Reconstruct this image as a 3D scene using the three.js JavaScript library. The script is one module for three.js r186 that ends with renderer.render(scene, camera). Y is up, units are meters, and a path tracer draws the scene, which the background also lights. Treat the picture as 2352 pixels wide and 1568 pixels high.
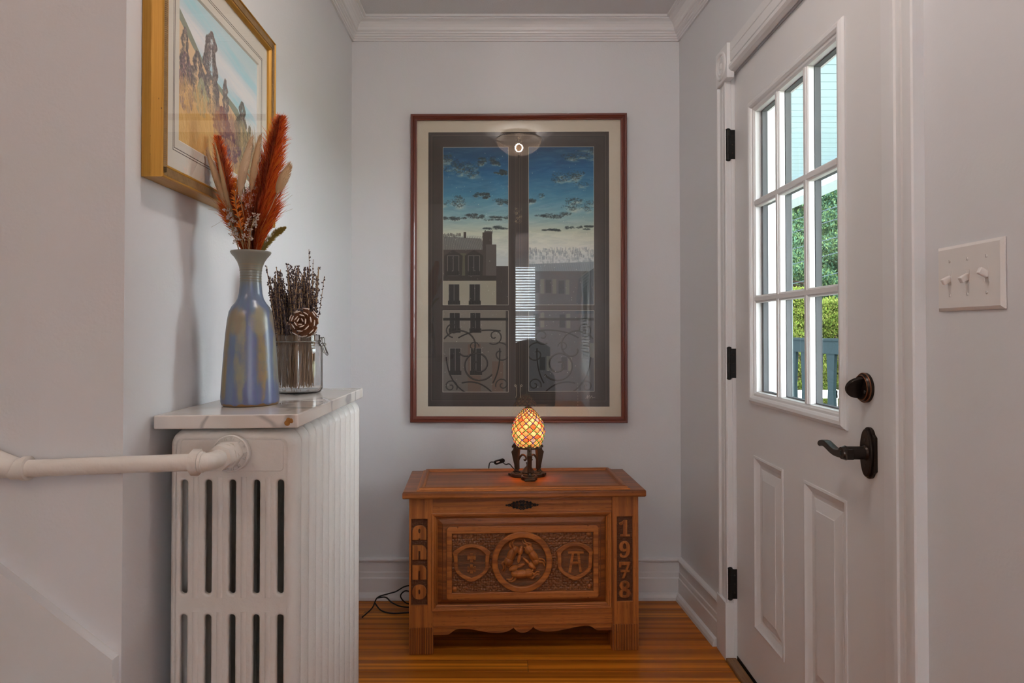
import * as THREE from 'three';
import { RoundedBoxGeometry } from 'three/addons/geometries/RoundedBoxGeometry.js';
import { mergeGeometries } from 'three/addons/utils/BufferGeometryUtils.js';
import { TextGeometry } from 'three/addons/geometries/TextGeometry.js';
import { FontLoader } from 'three/addons/loaders/FontLoader.js';

// ------------------------------------------------------------------ camera, sky, sun, exposure
const scene = new THREE.Scene();
const camera = new THREE.PerspectiveCamera(2 * Math.atan(784 / 1560) * 180 / Math.PI, 2352 / 1568, 0.05, 200);
camera.position.set(0, 1.14, 0);
camera.rotation.x = 0.014;
camera.setViewOffset(2352, 1568, 21, 44, 2352, 1568);
scene.background = new THREE.Color().setRGB(0.86, 0.96, 1.0);
scene.backgroundIntensity = 18.5;
const sun = new THREE.DirectionalLight(new THREE.Color().setRGB(1, 0.95, 0.84), 9);
sun.position.set(6, 11, 7);
sun.castShadow = true;
sun.shadow.mapSize.set(4096, 4096);
Object.assign(sun.shadow.camera, { left: -25, right: 25, top: 25, bottom: -25, near: 0.5, far: 60 });
scene.add(sun, sun.target);
const renderer = new THREE.WebGLRenderer({ antialias: true });
renderer.shadowMap.enabled = true;
renderer.toneMapping = THREE.LinearToneMapping;
renderer.toneMappingExposure = 1.02;

// ------------------------------------------------------------------ helpers
let seed = 7;
const R = () => { seed = (seed + 0x6d2b79f5) | 0; let t = Math.imul(seed ^ (seed >>> 15), 1 | seed); t = (t + Math.imul(t ^ (t >>> 7), 61 | t)) ^ t; return ((t ^ (t >>> 14)) >>> 0) / 4294967296; };
const rr = (a, b) => a + (b - a) * R();
const V = (x, y, z) => new THREE.Vector3(x, y, z);
const used = new Map();
function numbered(n) { const k = used.get(n) || 0; used.set(n, k + 1); return k ? n + '_' + String(k).padStart(3, '0') : n; }
function tf(g, { p = [0, 0, 0], r = [0, 0, 0], s = [1, 1, 1] } = {}) {
  const m = new THREE.Matrix4().compose(V(...p), new THREE.Quaternion().setFromEuler(new THREE.Euler(...r)), V(...s));
  return g.applyMatrix4(m);
}
const B = (w, h, d, x = 0, y = 0, z = 0, r = 0) => (r ? new RoundedBoxGeometry(w, h, d, 2, r) : new THREE.BoxGeometry(w, h, d)).translate(x, y, z);
const BB = (x0, x1, y0, y1, z0, z1, r = 0) => B(x1 - x0, y1 - y0, z1 - z0, (x0 + x1) / 2, (y0 + y1) / 2, (z0 + z1) / 2, r);
const cyl = (r1, r2, h, x = 0, y = 0, z = 0, seg = 24, rot = [0, 0, 0]) => tf(new THREE.CylinderGeometry(r1, r2, h, seg), { p: [x, y, z], r: rot });
const sph = (r, x = 0, y = 0, z = 0, s = [1, 1, 1], rot = [0, 0, 0], n = 14) => tf(new THREE.SphereGeometry(r, n, Math.max(8, n * 0.7 | 0)), { p: [x, y, z], s, r: rot });
const tor = (r, t, x = 0, y = 0, z = 0, rot = [0, 0, 0], arc = Math.PI * 2, n = 32) => tf(new THREE.TorusGeometry(r, t, 8, n, arc), { p: [x, y, z], r: rot });
const tube = (pts, r, seg = 24, rs = 8) => new THREE.TubeGeometry(new THREE.CatmullRomCurve3(pts.map((p) => V(...p))), seg, r, rs, false);
const lathe = (pts, seg = 48) => new THREE.LatheGeometry(pts.map((p) => new THREE.Vector2(...p)), seg);
// a tube whose radius changes along its length, closed at both ends
function taper(pts, radii, seg = 20, rs = 8) {
  const c = new THREE.CatmullRomCurve3(pts.map((p) => V(...p))), fr = c.computeFrenetFrames(seg), pos = [], idx = [];
  const rad = (t) => { const k = t * (radii.length - 1), i = Math.min(Math.floor(k), radii.length - 2); return radii[i] + (radii[i + 1] - radii[i]) * (k - i); };
  for (let i = 0; i <= seg; i++) {
    const P = c.getPointAt(i / seg), q = rad(i / seg);
    for (let j = 0; j < rs; j++) { const a = j / rs * Math.PI * 2, v = P.clone().addScaledVector(fr.normals[i], q * Math.cos(a)).addScaledVector(fr.binormals[i], q * Math.sin(a)); pos.push(v.x, v.y, v.z); }
  }
  for (let i = 0; i < seg; i++) for (let j = 0; j < rs; j++) { const a = i * rs + j, b = i * rs + (j + 1) % rs; idx.push(a, b, a + rs, b, b + rs, a + rs); }
  for (const e of [0, seg]) { const P = c.getPointAt(e / seg), k = pos.length / 3; pos.push(P.x, P.y, P.z); for (let j = 0; j < rs; j++) { const a = e * rs + j, b = e * rs + (j + 1) % rs; e ? idx.push(a, b, k) : idx.push(b, a, k); } }
  const g = new THREE.BufferGeometry(); g.setAttribute('position', new THREE.Float32BufferAttribute(pos, 3)); g.setIndex(idx); g.computeVertexNormals();
  g.setAttribute('uv', new THREE.Float32BufferAttribute(new Float32Array(pos.length / 3 * 2), 2));
  return g;
}
const shp = (pts) => new THREE.Shape(pts.map((p) => new THREE.Vector2(...p)));
function rrect(w, h, r, x = 0, y = 0, C = THREE.Shape) {
  const s = new C(), a = x - w / 2, b = y - h / 2;
  s.moveTo(a + r, b); s.lineTo(a + w - r, b); s.absarc(a + w - r, b + r, r, -Math.PI / 2, 0); s.lineTo(a + w, b + h - r); s.absarc(a + w - r, b + h - r, r, 0, Math.PI / 2);
  s.lineTo(a + r, b + h); s.absarc(a + r, b + h - r, r, Math.PI / 2, Math.PI); s.lineTo(a, b + r); s.absarc(a + r, b + r, r, Math.PI, Math.PI * 1.5);
  return s;
}
const ext = (s, depth, bevel = 0, o = {}) => new THREE.ExtrudeGeometry(s, { depth, bevelEnabled: bevel > 0, bevelSize: bevel, bevelThickness: bevel, bevelSegments: 3, curveSegments: 16, ...o });
// a mitred rectangular frame, its profile given as [inset, height] from the outer edge inwards; cap closes the middle
function frameGeo(w, h, prof, cap = false) {
  const pos = [], n = prof.length;
  const ring = ([d, z]) => [[-w / 2 + d, -h / 2 + d, z], [w / 2 - d, -h / 2 + d, z], [w / 2 - d, h / 2 - d, z], [-w / 2 + d, h / 2 - d, z]];
  for (let i = 0; i + 1 < n; i++) { const a = ring(prof[i]), b = ring(prof[i + 1]); for (let k = 0; k < 4; k++) { const l = (k + 1) % 4; pos.push(...a[k], ...a[l], ...b[l], ...a[k], ...b[l], ...b[k]); } }
  if (cap) { const c = ring(prof[n - 1]); pos.push(...c[0], ...c[1], ...c[2], ...c[0], ...c[2], ...c[3]); }
  const g = new THREE.BufferGeometry(); g.setAttribute('position', new THREE.Float32BufferAttribute(pos, 3)); g.computeVertexNormals();
  g.setAttribute('uv', new THREE.Float32BufferAttribute(new Float32Array(pos.length / 3 * 2), 2));
  return g;
}
// one side of such a mitred frame (k = 0 bottom, 1 right, 2 top, 3 left)
function frameSide(w, h, prof, k) {
  const pos = [], l = (k + 1) % 4;
  const ring = ([d, z]) => [[-w / 2 + d, -h / 2 + d, z], [w / 2 - d, -h / 2 + d, z], [w / 2 - d, h / 2 - d, z], [-w / 2 + d, h / 2 - d, z]];
  for (let i = 0; i < prof.length; i++) { const a = ring(prof[i]), b = ring(prof[(i + 1) % prof.length]); pos.push(...a[k], ...a[l], ...b[l], ...a[k], ...b[l], ...b[k]); }
  const g = new THREE.BufferGeometry(); g.setAttribute('position', new THREE.Float32BufferAttribute(pos, 3)); g.computeVertexNormals();
  g.setAttribute('uv', new THREE.Float32BufferAttribute(new Float32Array(pos.length / 3 * 2), 2));
  return g;
}
// a moulding: outline [[out, up], ...] run from 0 to length along x; out is towards +z
function moulding(outline, x0, x1) {
  const g = new THREE.ExtrudeGeometry(shp(outline), { depth: x1 - x0, bevelEnabled: false });
  return g.applyMatrix4(new THREE.Matrix4().makeBasis(V(0, 0, 1), V(0, 1, 0), V(-1, 0, 0)).setPosition(x1, 0, 0));
}
function plain(g) {
  if (g.index) g = g.toNonIndexed();
  for (const k of Object.keys(g.attributes)) if (!['position', 'normal', 'uv'].includes(k)) g.deleteAttribute(k);
  g.morphAttributes = {}; g.groups = []; return g;
}
const join = (list) => mergeGeometries(list.map(plain), false);
// texture coordinates in metres, laid on from the side that each face looks to; grain is the axis that u follows
function boxUV(g, grain = 'x', off = [0, 0]) {
  const p = g.attributes.position, uv = new Float32Array(p.count * 2), ax = 'xyz'.indexOf(grain), a = V(), b = V(), c = V(), n = V();
  for (let i = 0; i < p.count; i += 3) {
    a.fromBufferAttribute(p, i); b.fromBufferAttribute(p, i + 1); c.fromBufferAttribute(p, i + 2);
    n.subVectors(b, a).cross(c.clone().sub(a)); const N = [Math.abs(n.x), Math.abs(n.y), Math.abs(n.z)], d = N.indexOf(Math.max(...N));
    const rest = [0, 1, 2].filter((k) => k !== d); if (rest[1] === ax) rest.reverse();
    [a, b, c].forEach((v, k) => { const q = [v.x, v.y, v.z]; uv[(i + k) * 2] = q[rest[0]] + off[0]; uv[(i + k) * 2 + 1] = q[rest[1]] + off[1]; });
  }
  g.setAttribute('uv', new THREE.BufferAttribute(uv, 2)); return g;
}
// ONE named mesh from a list of geometries
function mk(name, geos, mat, parent = scene, o = {}) {
  const g = join(Array.isArray(geos) ? geos : [geos]);
  if (o.uv !== false) boxUV(g, o.grain || 'x', o.off || [rr(0, 3), rr(0, 3)]);
  const m = new THREE.Mesh(g, mat); m.name = parent === scene ? numbered(name) : name;
  m.castShadow = m.receiveShadow = true; parent.add(m);
  if (o.pos) m.position.set(...o.pos); if (o.rot) m.rotation.set(...o.rot);
  if (o.kind) m.userData.kind = o.kind;
  if (o.label) m.userData.label = o.label;
  return m;
}
const st = (name, geos, mat, o = {}) => mk(name, geos, mat, o.parent || scene, { kind: 'structure', ...o });
function tag(o, label, category, group) { o.userData.label = label; o.userData.category = category; if (group) o.userData.group = group; return o; }
function thing(name, label, category, pos = [0, 0, 0], rot = [0, 0, 0], group) {
  const o = new THREE.Group(); o.name = numbered(name); o.position.set(...pos); o.rotation.set(...rot); scene.add(o); return tag(o, label, category, group);
}
const grp = (name, parent, pos = [0, 0, 0], rot = [0, 0, 0]) => { const o = new THREE.Group(); o.name = parent === scene ? numbered(name) : name; o.position.set(...pos); o.rotation.set(...rot); parent.add(o); return o; };

// ------------------------------------------------------------------ textures
const H = (x, y, s) => { let h = Math.imul(x, 374761393) + Math.imul(y, 668265263) + Math.imul(s, 974634533); h = Math.imul(h ^ (h >>> 13), 1274126177); return ((h ^ (h >>> 16)) >>> 0) / 4294967296; };
function vn(x, y, px, py, s) {         // value noise that repeats every px, py cells
  const ix = Math.floor(x), iy = Math.floor(y), fx = x - ix, fy = y - iy, m = (a, n) => ((a % n) + n) % n;
  const u = fx * fx * (3 - 2 * fx), v = fy * fy * (3 - 2 * fy), x0 = m(ix, px), x1 = m(ix + 1, px), y0 = m(iy, py), y1 = m(iy + 1, py);
  return (H(x0, y0, s) * (1 - u) + H(x1, y0, s) * u) * (1 - v) + (H(x0, y1, s) * (1 - u) + H(x1, y1, s) * u) * v;
}
function fbm(u, v, fx, fy, oct, s) { let a = 0, w = 0.5, t = 0; for (let i = 0; i < oct; i++) { a += w * vn(u * fx, v * fy, fx, fy, s + i); t += w; w *= 0.5; fx *= 2; fy *= 2; } return a / t; }
const s8 = (c) => Math.max(0, Math.min(255, Math.round(255 * (c <= 0.0031308 ? 12.92 * c : 1.055 * Math.pow(c, 1 / 2.4) - 0.055))));
function tex(w, h, size, fn, srgb = true) {   // fn(u, v) gives [r, g, b] linear or one grey value; size = [metres across, metres up]
  const d = new Uint8Array(w * h * 4);
  for (let y = 0; y < h; y++) for (let x = 0; x < w; x++) {
    const c = fn((x + 0.5) / w, (y + 0.5) / h), o = (y * w + x) * 4;
    if (srgb) { d[o] = s8(c[0]); d[o + 1] = s8(c[1]); d[o + 2] = s8(c[2]); } else d[o] = d[o + 1] = d[o + 2] = Math.max(0, Math.min(255, c * 255 | 0));
    d[o + 3] = 255;
  }
  const t = new THREE.DataTexture(d, w, h); t.wrapS = t.wrapT = THREE.RepeatWrapping; t.magFilter = THREE.LinearFilter; t.minFilter = THREE.LinearFilter;
  if (srgb) t.colorSpace = THREE.SRGBColorSpace; t.repeat.set(1 / size[0], 1 / size[1]); t.needsUpdate = true; return t;
}
const mix3 = (a, b, t) => [a[0] + (b[0] - a[0]) * t, a[1] + (b[1] - a[1]) * t, a[2] + (b[2] - a[2]) * t];
const clamp = (x, a = 0, b = 1) => Math.max(a, Math.min(b, x)), sm = (a, b, x) => { const t = clamp((x - a) / (b - a)); return t * t * (3 - 2 * t); };
// wood with the grain along u: year lines, streaks and short pores
function wood(light, dark, s, { size = [1.2, 0.3], lines = 26, sharp = 0.5, pores = 0.35, w = 1024, h = 256 } = {}) {
  return tex(w, h, size, (u, v) => {
    const warp = fbm(u, v, 2, 6, 3, s) * 1.6, k = fbm(u, v + warp * 0.03, 1, lines, 3, s + 5), fine = fbm(u, v, 8, 128, 2, s + 9), blotch = fbm(u, v, 3, 3, 3, s + 14);
    let t = sm(0.5 - sharp / 2, 0.5 + sharp / 2, k) * 0.75 + blotch * 0.25;
    t = clamp(t + (fine - 0.5) * 0.35);
    const pore = vn(u * 40, v * 128, 40, 128, s + 20) > 0.8 ? pores : 0;
    return mix3(mix3(light, dark, t), [dark[0] * 0.45, dark[1] * 0.4, dark[2] * 0.4], pore);
  });
}
const rollerBump = tex(256, 256, [0.12, 0.12], (u, v) => fbm(u, v, 24, 24, 3, 3), false);
const brushBump = tex(512, 128, [0.5, 0.06], (u, v) => fbm(u, v, 3, 24, 3, 11), false);
const castBump = tex(256, 256, [0.1, 0.1], (u, v) => fbm(u, v, 10, 10, 4, 21), false);
const wallTone = (c, s) => tex(512, 512, [2.3, 2.3], (u, v) => { const n = fbm(u, v, 4, 4, 4, s), sp = vn(u * 160, v * 160, 160, 160, s + 9) > 0.995 && fbm(u, v, 5, 5, 2, s + 3) > 0.55 ? 0.86 : 1; return c.map((k, i) => k * (0.97 + 0.06 * n) * sp); });
const paint = (c, rough, bump, bs, s) => new THREE.MeshStandardMaterial({ map: wallTone(c, s), roughness: rough, bumpMap: bump, bumpScale: bs });
const M = {};
M.wall = paint([0.715, 0.71, 0.73], 0.55, rollerBump, 0.00025, 31);
M.ceiling = paint([0.70, 0.69, 0.70], 0.8, rollerBump, 0.0005, 32);
M.trim = paint([0.77, 0.76, 0.77], 0.32, brushBump, 0.00015, 33);
M.door = paint([0.74, 0.725, 0.73], 0.42, rollerBump, 0.00008, 34);
M.castIron = paint([0.69, 0.66, 0.63], 0.38, castBump, 0.0012, 35);
M.pipe = paint([0.76, 0.71, 0.66], 0.35, castBump, 0.0009, 36);
M.plate = new THREE.MeshStandardMaterial({ color: new THREE.Color().setRGB(0.76, 0.72, 0.70), roughness: 0.35 });
M.plateDark = new THREE.MeshStandardMaterial({ color: 0x3a3532, roughness: 0.6 });
M.bronze = new THREE.MeshStandardMaterial({ color: new THREE.Color().setRGB(0.035, 0.026, 0.022), roughness: 0.33, metalness: 0.75 });
M.bronzeEdge = new THREE.MeshStandardMaterial({ color: new THREE.Color().setRGB(0.25, 0.1, 0.05), roughness: 0.3, metalness: 0.85 });
M.black = new THREE.MeshStandardMaterial({ color: 0x0c0b0b, roughness: 0.45, metalness: 0.3 });
M.cord = new THREE.MeshStandardMaterial({ color: 0x0b0a0a, roughness: 0.5 });
M.pane = new THREE.MeshPhysicalMaterial({ color: 0xffffff, transmission: 1, thickness: 0, roughness: 0, ior: 1.5 });
M.spacer = new THREE.MeshPhysicalMaterial({ color: new THREE.Color().setRGB(0.065, 0.072, 0.08), roughness: 0.8, specularIntensity: 0.2 });
const oakMap = wood([0.50, 0.160, 0.030], [0.23, 0.062, 0.011], 41, { size: [0.9, 0.22], lines: 22, pores: 0.3 });
const oakMap2 = wood([0.38, 0.114, 0.022], [0.155, 0.040, 0.008], 47, { size: [0.8, 0.2], lines: 18, pores: 0.35 });
const oakBump = tex(512, 256, [0.5, 0.12], (u, v) => fbm(u, v, 5, 60, 3, 51), false);
M.oak = new THREE.MeshPhysicalMaterial({ map: oakMap, roughness: 0.42, bumpMap: oakBump, bumpScale: 0.0005 });
M.oakDark = new THREE.MeshPhysicalMaterial({ map: oakMap2, roughness: 0.42, bumpMap: oakBump, bumpScale: 0.0006 });
M.oakTop = new THREE.MeshPhysicalMaterial({ map: oakMap2, roughness: 0.34, bumpMap: oakBump, bumpScale: 0.0003 });
// carved ground with gouge marks: round dimples or short horizontal cuts
const dimple = tex(512, 512, [0.16, 0.16], (u, v) => {
  const n = 20, x = u * n, y = v * n; let d = 9;
  for (let j = -1; j < 2; j++) for (let i = -1; i < 2; i++) { const cx = Math.floor(x) + i, cy = Math.floor(y) + j, m = (k) => ((k % n) + n) % n, px = cx + 0.2 + 0.6 * H(m(cx), m(cy), 61), py = cy + 0.2 + 0.6 * H(m(cx), m(cy), 62); d = Math.min(d, Math.hypot(x - px, (y - py) * 1.15)); }
  return 1 - clamp(d * 1.25) ** 1.4;
}, false);
const cuts = tex(512, 512, [0.12, 0.12], (u, v) => { const w = v * 44 + 1.2 * fbm(u, v, 6, 6, 2, 71); return 0.5 + 0.5 * Math.sin(w * 6.283) * (0.4 + 0.6 * vn(u * 16, v * 44, 16, 44, 73)); }, false);
M.carveGround = new THREE.MeshPhysicalMaterial({ map: wood([0.27, 0.085, 0.02], [0.13, 0.038, 0.009], 53, { size: [0.8, 0.2], lines: 18, pores: 0.35 }), roughness: 0.34, clearcoat: 0.3, clearcoatRoughness: 0.3 });  // darker than the other oak: recess shade put into the wood colour
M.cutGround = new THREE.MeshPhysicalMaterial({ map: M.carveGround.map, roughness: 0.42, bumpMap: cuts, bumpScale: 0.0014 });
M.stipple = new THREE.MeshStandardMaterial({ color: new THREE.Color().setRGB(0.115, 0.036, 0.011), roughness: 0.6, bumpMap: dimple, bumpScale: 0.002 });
// floor: strips of fir in several tones
M.firs = [0, 1, 2, 3].map((k) => new THREE.MeshPhysicalMaterial({
  map: wood([[0.74, 0.24, 0.017], [0.62, 0.185, 0.012], [0.80, 0.28, 0.02], [0.52, 0.145, 0.009]][k], [0.30, 0.074, 0.006], 81 + k * 7, { size: [1.7, 0.085], lines: [5, 4, 6, 5][k], sharp: 0.34, pores: 0, w: 1024, h: 64 }),
  roughness: 0.38, specularIntensity: 0.5, clearcoat: 0.06, clearcoatRoughness: 0.2, bumpMap: brushBump, bumpScale: 0.0002,
}));
M.gap = new THREE.MeshStandardMaterial({ color: 0x1c0d05, roughness: 0.8 });
M.threshold = new THREE.MeshStandardMaterial({ map: wood([0.30, 0.15, 0.06], [0.15, 0.07, 0.03], 111, { lines: 14 }), roughness: 0.5 });
const marbleMap = tex(1024, 1024, [0.7, 0.7], (u, v) => {
  const a = fbm(u, v, 4, 4, 5, 121), b = fbm(u, v, 3, 3, 4, 131), vein = 1 - sm(0, 0.03, Math.abs(fbm(u + a * 0.15, v, 3, 3, 4, 141) - 0.5));
  let c = mix3([0.74, 0.69, 0.65], [0.58, 0.50, 0.45], sm(0.35, 0.65, b));
  c = mix3(c, [0.36, 0.34, 0.335], vein * 0.75); return mix3(c, [0.56, 0.40, 0.27], sm(0.62, 0.8, a) * 0.5);
});
M.marble = new THREE.MeshPhysicalMaterial({ map: marbleMap, roughness: 0.1 });
M.marbleStain = new THREE.MeshStandardMaterial({ map: tex(64, 64, [0.03, 0.03], (u, v) => mix3([0.42, 0.20, 0.05], [0.25, 0.10, 0.02], fbm(u, v, 4, 4, 3, 151))), roughness: 0.3 });

// ------------------------------------------------------------------ the setting: floor, walls, ceiling
const CEIL = 2.485, BACK = -2.93, LEFT = -0.655, STAIR = -1.174, RIGHT = 0.80;
{
  const fl = st('floor', BB(-3.15, 1.2, -0.2, -0.0185, -3.1, 5.7), M.gap);
  const w = 0.083; let z = BACK - 0.03, row = 0;
  const shapes = new Map();
  while (z < -0.55) {
    const cut = row % 9 === 7 ? [-0.66, 0.085, 0.93] : row % 4 === 2 ? [-0.66, rr(-0.62, -0.5), 0.93] : [-0.66, 0.93];
    for (let k = 0; k + 1 < cut.length; k++) {
      const b = mk('floor_board', B(cut[k + 1] - cut[k] - 0.001, 0.018, w - 0.0018, 0, 0, 0, 0.0008), M.firs[(row * 7 + k * 2 + (row % 3)) % 4], fl, { grain: 'x' });
      b.position.set((cut[k] + cut[k + 1]) / 2, -0.009 - 0.0002 * (row % 3), z + w / 2);
    }
    z += w; row++;
  }
  mk('floor_boards_beyond', [BB(-3.15, 1.2, -0.0185, -0.0003, z, 5.7)], M.firs[0], fl, { grain: 'x', kind: 'stuff' });
}
const holed = (a0, a1, b0, b1, h) => [[a0, h[0], b0, b1], [h[1], a1, b0, b1], [h[0], h[1], b0, h[2]], [h[0], h[1], h[3], b1]].filter((q) => q[1] - q[0] > 1e-4 && q[3] - q[2] > 1e-4);
st('ceiling', BB(-3.2, 1.25, CEIL, 2.6, -3.15, 5.75), M.ceiling);
st('wall_back', BB(-0.8, 0.95, -0.02, CEIL, -3.1, BACK), M.wall);
st('wall_left', BB(-0.8, LEFT, -0.02, CEIL, BACK, STAIR), M.wall);
st('wall_stair', BB(-2.8, -0.8, -0.02, CEIL, -1.32, STAIR), M.wall);
{
  const poly = ext(shp([[0.7652, 2.93], [0.95, 2.93], [0.95, 2.374], [RIGHT, 2.374]]), CEIL + 0.02);
  poly.rotateX(-Math.PI / 2).translate(0, -0.02, 0);
  st('wall_right', [poly, BB(RIGHT, 0.95, -0.02, CEIL, -1.36, 1.3), BB(RIGHT, 0.95, 2.045, CEIL, -2.374, -1.36)], M.wall);
}
st('wall_rear', holed(-2.8, 0.95, -0.02, CEIL, [0.01, 0.79, -0.02, 2.18]).map((q) => BB(q[0], q[1], q[2], q[3], 1.3, 1.42)), M.wall);
st('wall_stairwell', BB(-2.95, -2.8, -0.02, CEIL, -1.32, 1.42), M.wall);
st('wall_living_left', holed(1.42, 5.5, -0.02, CEIL, [1.75, 5.15, 0.45, 2.3]).map((q) => BB(-3.15, -3, q[2], q[3], q[0], q[1])), M.wall);
st('wall_living_right', holed(1.42, 5.5, -0.02, CEIL, [3.45, 5.0, 0.5, 2.13]).map((q) => BB(1.05, 1.2, q[2], q[3], q[0], q[1])), M.wall);
st('wall_living_front', holed(-3.15, 1.2, -0.02, CEIL, [-2.6, 0.34, 0.6, 2.27]).map((q) => BB(q[0], q[1], q[2], q[3], 5.5, 5.65)), M.wall);
st('wall_living_return', [BB(-3.15, -2.8, -0.02, CEIL, 1.3, 1.42), BB(0.95, 1.2, -0.02, CEIL, 1.3, 1.42)], M.wall);

// windows of the rooms behind the camera: frame, meeting rail, panes; local x along the wall, z into the room
function makeWindow(n, w, h, pos, ry) {
  const g = grp('window_' + n, scene, pos, [0, ry, 0]); g.userData.kind = 'structure';
  mk('window_frame', frameGeo(w + 0.16, h + 0.16, [[0, 0], [0, 0.02], [0.07, 0.02], [0.08, 0.012], [0.08, -0.12]]), M.trim, g);
  mk('sash', [frameGeo(w, h / 2, [[0, -0.06], [0.045, -0.06], [0.045, -0.1]]).translate(0, h / 4, 0), frameGeo(w, h / 2 + 0.03, [[0, -0.03], [0.045, -0.03], [0.045, -0.07]]).translate(0, -h / 4, 0)], M.trim, g);
  mk('pane', new THREE.PlaneGeometry(w - 0.09, h / 2 - 0.08).translate(0, h / 4, -0.085), M.pane, g);
  mk('pane', new THREE.PlaneGeometry(w - 0.09, h / 2 - 0.08).translate(0, -h / 4, -0.055), M.pane, g);
}
makeWindow(1, 3.4, 1.85, [-3, 1.375, 3.45], Math.PI / 2);  // unseen window, added to bring more daylight into the living room
makeWindow(2, 1.55, 1.63, [1.05, 1.315, 4.225], -Math.PI / 2);
makeWindow(3, 2.94, 1.67, [-1.13, 1.435, 5.5], Math.PI);

// crown mouldings and baseboards
const CROWN = [[0, -0.087], [0.008, -0.087], [0.008, -0.08], [0.013, -0.078], [0.013, -0.071], [0.018, -0.069], [0.018, -0.062], [0.024, -0.059], [0.025, -0.054], [0.031, -0.051], [0.033, -0.046], [0.034, -0.038], [0.039, -0.028], [0.047, -0.02], [0.058, -0.015], [0.064, -0.014], [0.064, -0.01], [0.075, -0.009], [0.075, 0.0], [0, 0]];
const SKIRT = [[0, 0], [0.034, 0], [0.033, 0.012], [0.027, 0.024], [0.018, 0.03], [0.018, 0.088], [0.014, 0.092], [0.014, 0.112], [0.011, 0.116], [0.011, 0.155], [0.018, 0.16], [0.021, 0.166], [0.018, 0.172], [0, 0.174]];
const ANG = Math.atan2(0.0348, 0.556), QT = Math.PI / 2;
st('trim_1', moulding(CROWN, LEFT, 0.7652), M.trim, { pos: [0, CEIL, BACK] });
st('trim_2', moulding(CROWN, -STAIR - 0.075, -BACK), M.trim, { pos: [LEFT, CEIL, 0], rot: [0, QT, 0] });
st('trim_3', moulding(CROWN, 0, 0.58), M.trim, { pos: [0.7652, CEIL, BACK], rot: [0, -(QT - ANG), 0] });
st('trim_4', moulding(CROWN, -2.37, 1.3), M.trim, { pos: [RIGHT, CEIL, 0], rot: [0, -QT, 0] });
st('trim_5', moulding(CROWN, -2.8, LEFT + 0.075), M.trim, { pos: [0, CEIL, STAIR] });
st('baseboard_back', moulding(SKIRT, LEFT, 0.7652), M.trim, { pos: [0, 0, BACK] });
st('baseboard_left', moulding(SKIRT, -STAIR, -BACK), M.trim, { pos: [LEFT, 0, 0], rot: [0, QT, 0] });
st('baseboard_right', moulding(SKIRT, 0, 0.452), M.trim, { pos: [0.7652, 0, BACK], rot: [0, -(QT - ANG), 0] });
st('baseboard_near', moulding(SKIRT, -1.28, 1.3), M.trim, { pos: [RIGHT, 0, 0], rot: [0, -QT, 0] });
// the sloping skirt of the stairs on the wall to the left, with the stairs that rise beside it
{
  const k = 0.768, x0 = -0.6595, y0 = 0.586, run = (a, b, t) => ext(shp([[x0, y0 + a], [x0 - 1.7, y0 + a + 1.7 * k], [x0 - 1.7, y0 + b + 1.7 * k], [x0, y0 + b]].reverse()), t).translate(0, 0, STAIR);
  st('trim_6', [run(-0.028, 0, 0.02), run(-0.036, -0.028, 0.014), run(-0.105, -0.036, 0.009), run(-0.46, -0.105, 0.005)], M.trim);
  const steps = []; for (let i = 0; i < 6; i++) steps.push(BB(-2.8, -0.42 - i * 0.25, i ? i * 0.192 - 0.02 : 0, (i + 1) * 0.192 - 0.1, STAIR + 0.021, -0.35));
  const stairs = st('stairs', steps, M.trim);
  for (let i = 0; i < 6; i++) mk('stair_tread', BB(i < 5 ? -0.72 - i * 0.25 : -2.8, -0.395 - i * 0.25, (i + 1) * 0.192 - 0.1, (i + 1) * 0.192 - 0.072, STAIR + 0.021, -0.33, 0.008), M.threshold, stairs);
}

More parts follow.
